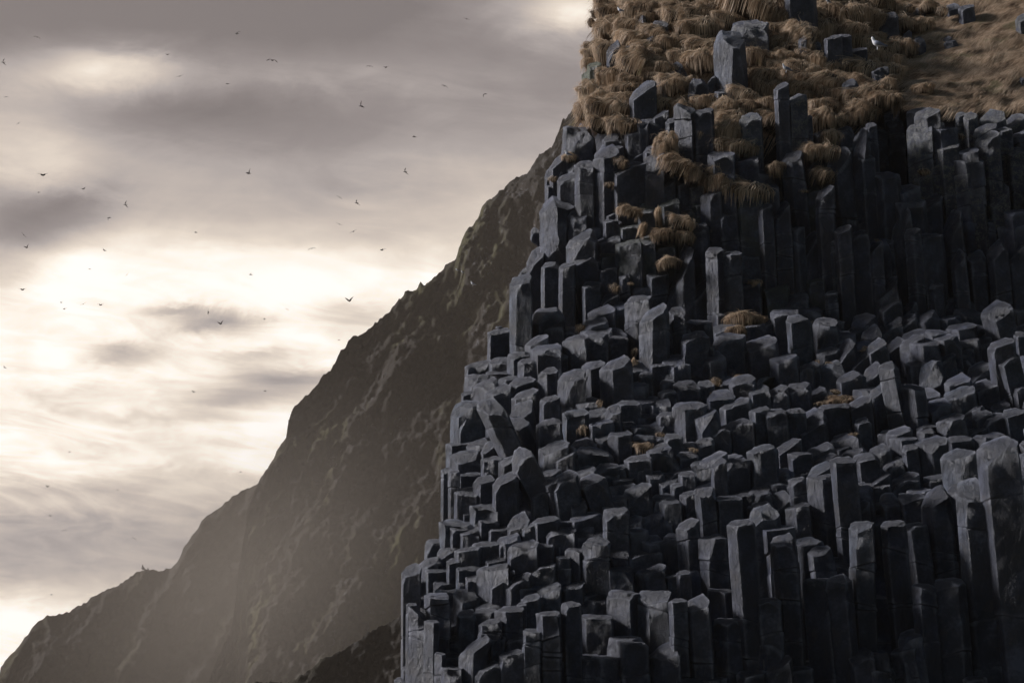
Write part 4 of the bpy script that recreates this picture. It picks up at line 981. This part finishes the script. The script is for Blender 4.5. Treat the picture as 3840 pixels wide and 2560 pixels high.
perched("gull", 555, 2142, 15, 1358, 20, "dark gull sitting on the hilltop, smaller of two", dark=True, group="birds perched on the low hilltop")

# ------------------------------------------------------------------ labels
MARKS = [(2165, 520, "overhanging dark boulder"), (2090, 860, "big rounded boulder on the seaward edge"), (2230, 700, "pale smooth slab"), (2340, 690, "large dark block under the slab"), (1965, 1080, "tall seaward pillar with slab cap"),
         (1740, 1260, "boulder with the dark shard on top"), (1850, 1600, "upper leaning pillar"), (1960, 1750, "lower leaning pillar"), (2425, 1560, "stair of stacked blocks"), (2530, 1110, "big slanting pale slab"), (2600, 1330, "capped column"),
         (2580, 1680, "ledge of loose slabs"), (1700, 1560, "twin blocks on the seaward edge"), (1670, 1700, "high seaward step"), (1620, 1960, "middle seaward step"), (1520, 2130, "lowest seaward step"), (1810, 2180, "curved pale block"),
         (2150, 2110, "bright grained slab"), (2280, 1960, "dark square pillar"), (2030, 2200, "cluster under the bright slab"), (1700, 2450, "pale rimmed columns at the lowest corner"), (2380, 2300, "jointed columns at the foot"), (2650, 1950, "knobbed column"),
         (2780, 1990, "long column with broken head"), (2880, 1930, "tilted head column"), (3200, 1880, "pale headed column"), (3340, 1880, "fluted column beside the broad slab"), (3300, 1800, "broad tilted slab"), (3740, 1900, "huge corner column"), (3050, 2200, "flat topped pair"),
         (2900, 1000, "curved pale column"), (2950, 800, "bright fluted column"), (3130, 700, "slant headed column"), (3300, 750, "dark square column by the cave"), (3420, 550, "white streaked column below the grass"), (3570, 700, "lichened column"), (3560, 950, "pointed black column"),
         (3700, 1000, "dark wall of columns at the landward side"), (3200, 1230, "tilted rubble slabs"), (3450, 1380, "round topped boulder in the rubble"), (3320, 1450, "narrow leaning column"), (3720, 1250, "pale edged leaning column"), (3000, 1400, "mossy rubble"),
         (2830, 1300, "square block above the ledge"), (2750, 1500, "row of blunt blocks"), (2960, 1570, "lipped block row"), (3600, 1600, "blocky ledge at the landward side"), (2750, 1750, "slab ledge above the long columns"), (2750, 250, "great faceted boulder"), (3000, 60, "tall bluish slab"),
         (3300, 200, "white gull on the tussock"), (3350, 400, "dark cave"), (3650, 250, "smooth grass slope"), (2230, 300, "mossy stones on the seaward edge"), (2560, 520, "light slabs under the grass"), (2830, 480, "pointed grey stone in the grass"), (2460, 340, "streaked rock in the grass"),
         (2250, 100, "seaward edge of the cliff top"), (2600, 60, "dark hollow at the top"), (3150, 330, "twin tussock mops"), (2480, 80, "double mop tussock")]
used = {}
def where(x, y, rad=1.0):
    best = sorted(MARKS, key=lambda q: (q[0] - x) ** 2 + (q[1] - y) ** 2)
    out = []
    for q in best[:6]:
        dx, dy = x - q[0], y - q[1]
        if abs(dx) + abs(dy) < 45: s = "at"
        elif abs(dy) > abs(dx) * 1.6: s = "above" if dy < 0 else "below"
        elif abs(dx) > abs(dy) * 1.6: s = "seaward of" if dx < 0 else "landward of"
        else: s = ("above and " if dy < 0 else "below and ") + ("seaward of" if dx < 0 else "landward of")
        out.append(f"{s} the {q[2]}")
    return out
def zone(x, y):
    if y < grass_edge(x): return "among the grass of the cliff top"
    if y < 1130: return "in the upper row of columns"
    if y < 1830: return "on the broken middle ledges"
    return "in the lower row of columns"
NAMED = {}
for mx_, my_, ph in MARKS:
    if any(k_ in ph for k_ in ('gull', 'cave', 'slope', 'edge of the cliff', 'hollow', 'tussock', 'rubble', 'stair', 'ledge', 'cluster', 'wall', 'columns', 'blocks', 'slabs', 'stones', 'pair', 'row')): continue
    c_ = sorted(((abs((r['xl'] + r['xr']) / 2 - mx_) + .5 * abs(min(r['yl'], r['yt']) * .6 + r['yb'] * .4 - my_), o.name) for o, r in stones if o.name not in NAMED))
    if c_ and c_[0][0] < 110: NAMED[c_[0][1]] = ph
def assign(items, group):
    """items: (object, name phrase, adjective choices, x, y, category)"""
    for o, adjs, noun, x, y, cat in items:
        if o.name in NAMED:
            lab = f"{NAMED[o.name]} {zone(x, y)}"
            used[lab] = 1; tag(o, lab, cat, group); continue
        ws = where(x, y)
        lab = None
        for wq in ws:
            for k in range(len(adjs)):
                a = adjs[k]
                t = f"{a} {noun} {wq}"
                if t not in used and len(t.split()) <= 16: lab = t; break
            if lab: break
        if not lab: lab = f"{adjs[-1]} {noun.split(' with')[0]} {ws[0]} and {ws[1]}"
        if len(lab.split()) > 16: lab = " ".join(lab.split()[:16])
        used[lab] = 1
        tag(o, lab, cat, group)
SPECIAL = {}
it = {'basalt_column': [], 'basalt_block': [], 'boulder': [], 'leaning_basalt_pillar': []}
for o, r in stones:
    x, y = (r['xl'] + r['xr']) / 2, (min(r['yl'], r['yt']) * .7 + r['yb'] * .3)
    wpx = r['xr'] - r['xl']; slope = (r['yl'] + r['yr']) / 2 - r['yt']; tilt = r['yl'] - r['yr']
    size = "narrow" if wpx < 45 else "small" if wpx < 60 else "broad" if wpx > 105 else ""
    topw = "with top slanting seaward" if tilt > 22 else "with steep facing top" if slope > 22 else "with flat top" if slope < 8 else "with sloping top"
    length = {'basalt_column': "long" if r['ratio'] > 4 else "tall" if r['ratio'] > 2.4 else "short", 'basalt_block': "low" if r['ratio'] < .8 else "squat"}.get(r['name'], "")
    face = "pale sided" if (r['xe'] - r['xl']) / wpx > .3 else "dark"
    col = {'l': "lichen spotted", 'm': "greenish", 'g': "mossy green"}.get(r['kind'], face)
    adjs = [" ".join(q.split()) for q in (f"{size} {length} {col}", f"{length} {col} basalt", f"{size} {col} rough", f"{col} weathered {length}")]
    noun = {'basalt_column': "column", 'basalt_block': "block", 'boulder': "boulder", 'leaning_basalt_pillar': "pillar"}[r['name']]
    if noun in ("column", "block"): noun += " " + topw
    it[r['name']].append((o, adjs, noun, x, y, {'basalt_column': 'basalt column', 'basalt_block': 'basalt block', 'boulder': 'boulder', 'leaning_basalt_pillar': 'basalt pillar'}[r['name']]))
assign(it['basalt_column'], "basalt columns of the cliff face")
assign(it['basalt_block'], "broken basalt blocks on the ledges")
assign(it['boulder'], "rounded boulders of the cliff")
assign(it['leaning_basalt_pillar'], "pillars leaning across the cliff face")
gi = []
for o, (cx, cy, wpx, hpx, small) in tus:
    sz = "tiny" if wpx < 30 else "small" if small else "large" if wpx > 105 else ""
    shp = "wide drooping" if wpx > hpx * 1.4 else "hanging" if hpx > wpx * 1.3 else "rounded"
    adjs = [" ".join(q.split()) for q in (f"{sz} {shp} brown", f"{shp} dry {sz}", f"{sz} shaggy brown", f"shaggy {shp} tan")]
    gi.append((o, adjs, "grass tuft" if small else "grass tussock", cx, cy, "grass tussock"))
assign(gi, "grass tussocks on the cliff")

# ------------------------------------------------------------------ sea haze
M_HZ = bpy.data.materials.new("haze"); M_HZ.use_nodes = True
t = NT(M_HZ.node_tree); t.n.clear()
ho = t.node('ShaderNodeOutputMaterial'); pv = t.node('ShaderNodeVolumePrincipled'); t.link(pv.outputs[0], ho.inputs['Volume'])
pv.inputs['Color'].default_value = (.98, .83, .68, 1); pv.inputs['Density'].default_value = HAZE; pv.inputs['Anisotropy'].default_value = .55
me = bpy.data.meshes.new("haze")
x0, x1, y0, y1, z0, z1 = -1400, 1400, -60, 2050, -320, 620
me.from_pydata([(x, y, z) for x in (x0, x1) for y in (y0, y1) for z in (z0, z1)], [], [(0, 1, 3, 2), (4, 6, 7, 5), (0, 4, 5, 1), (2, 3, 7, 6), (0, 2, 6, 4), (1, 5, 7, 3)])
tag(link_mesh("haze", me, M_HZ), "pale warm sea haze in front of the headland", "haze", kind='stuff')

# spray drifting along the foot of the headland: one bank of mist that thins out towards its rim
M_MI = bpy.data.materials.new("mist"); M_MI.use_nodes = True
t = NT(M_MI.node_tree); t.n.clear()
ho = t.node('ShaderNodeOutputMaterial'); pv = t.node('ShaderNodeVolumePrincipled'); t.link(pv.outputs[0], ho.inputs['Volume'])
pv.inputs['Color'].default_value = (.98, .85, .71, 1); pv.inputs['Anisotropy'].default_value = .5
tcm = t.node('ShaderNodeTexCoord'); ln_ = t.node('ShaderNodeVectorMath', operation='LENGTH'); t.link(tcm.outputs['Object'], ln_.inputs[0])
fall = t.m('SUBTRACT', 1, ln_.outputs['Value'], clamp=True)
t.link(t.m('MULTIPLY', t.m('MULTIPLY', fall, fall), MIST), pv.inputs['Density'])
bm = bmesh.new(); bmesh.ops.create_icosphere(bm, subdivisions=4, radius=1)
me = bpy.data.meshes.new("mist"); bm.to_mesh(me); bm.free()
o = link_mesh("mist", me, M_MI); o.location = at(930, 2180, 640); m = mpp(640)
o.scale = (1150 * m, 90, 820 * m); o.rotation_euler = (0, R(-38), 0)
tag(o, "soft bank of sea mist in front of the headland", "mist", kind='stuff')
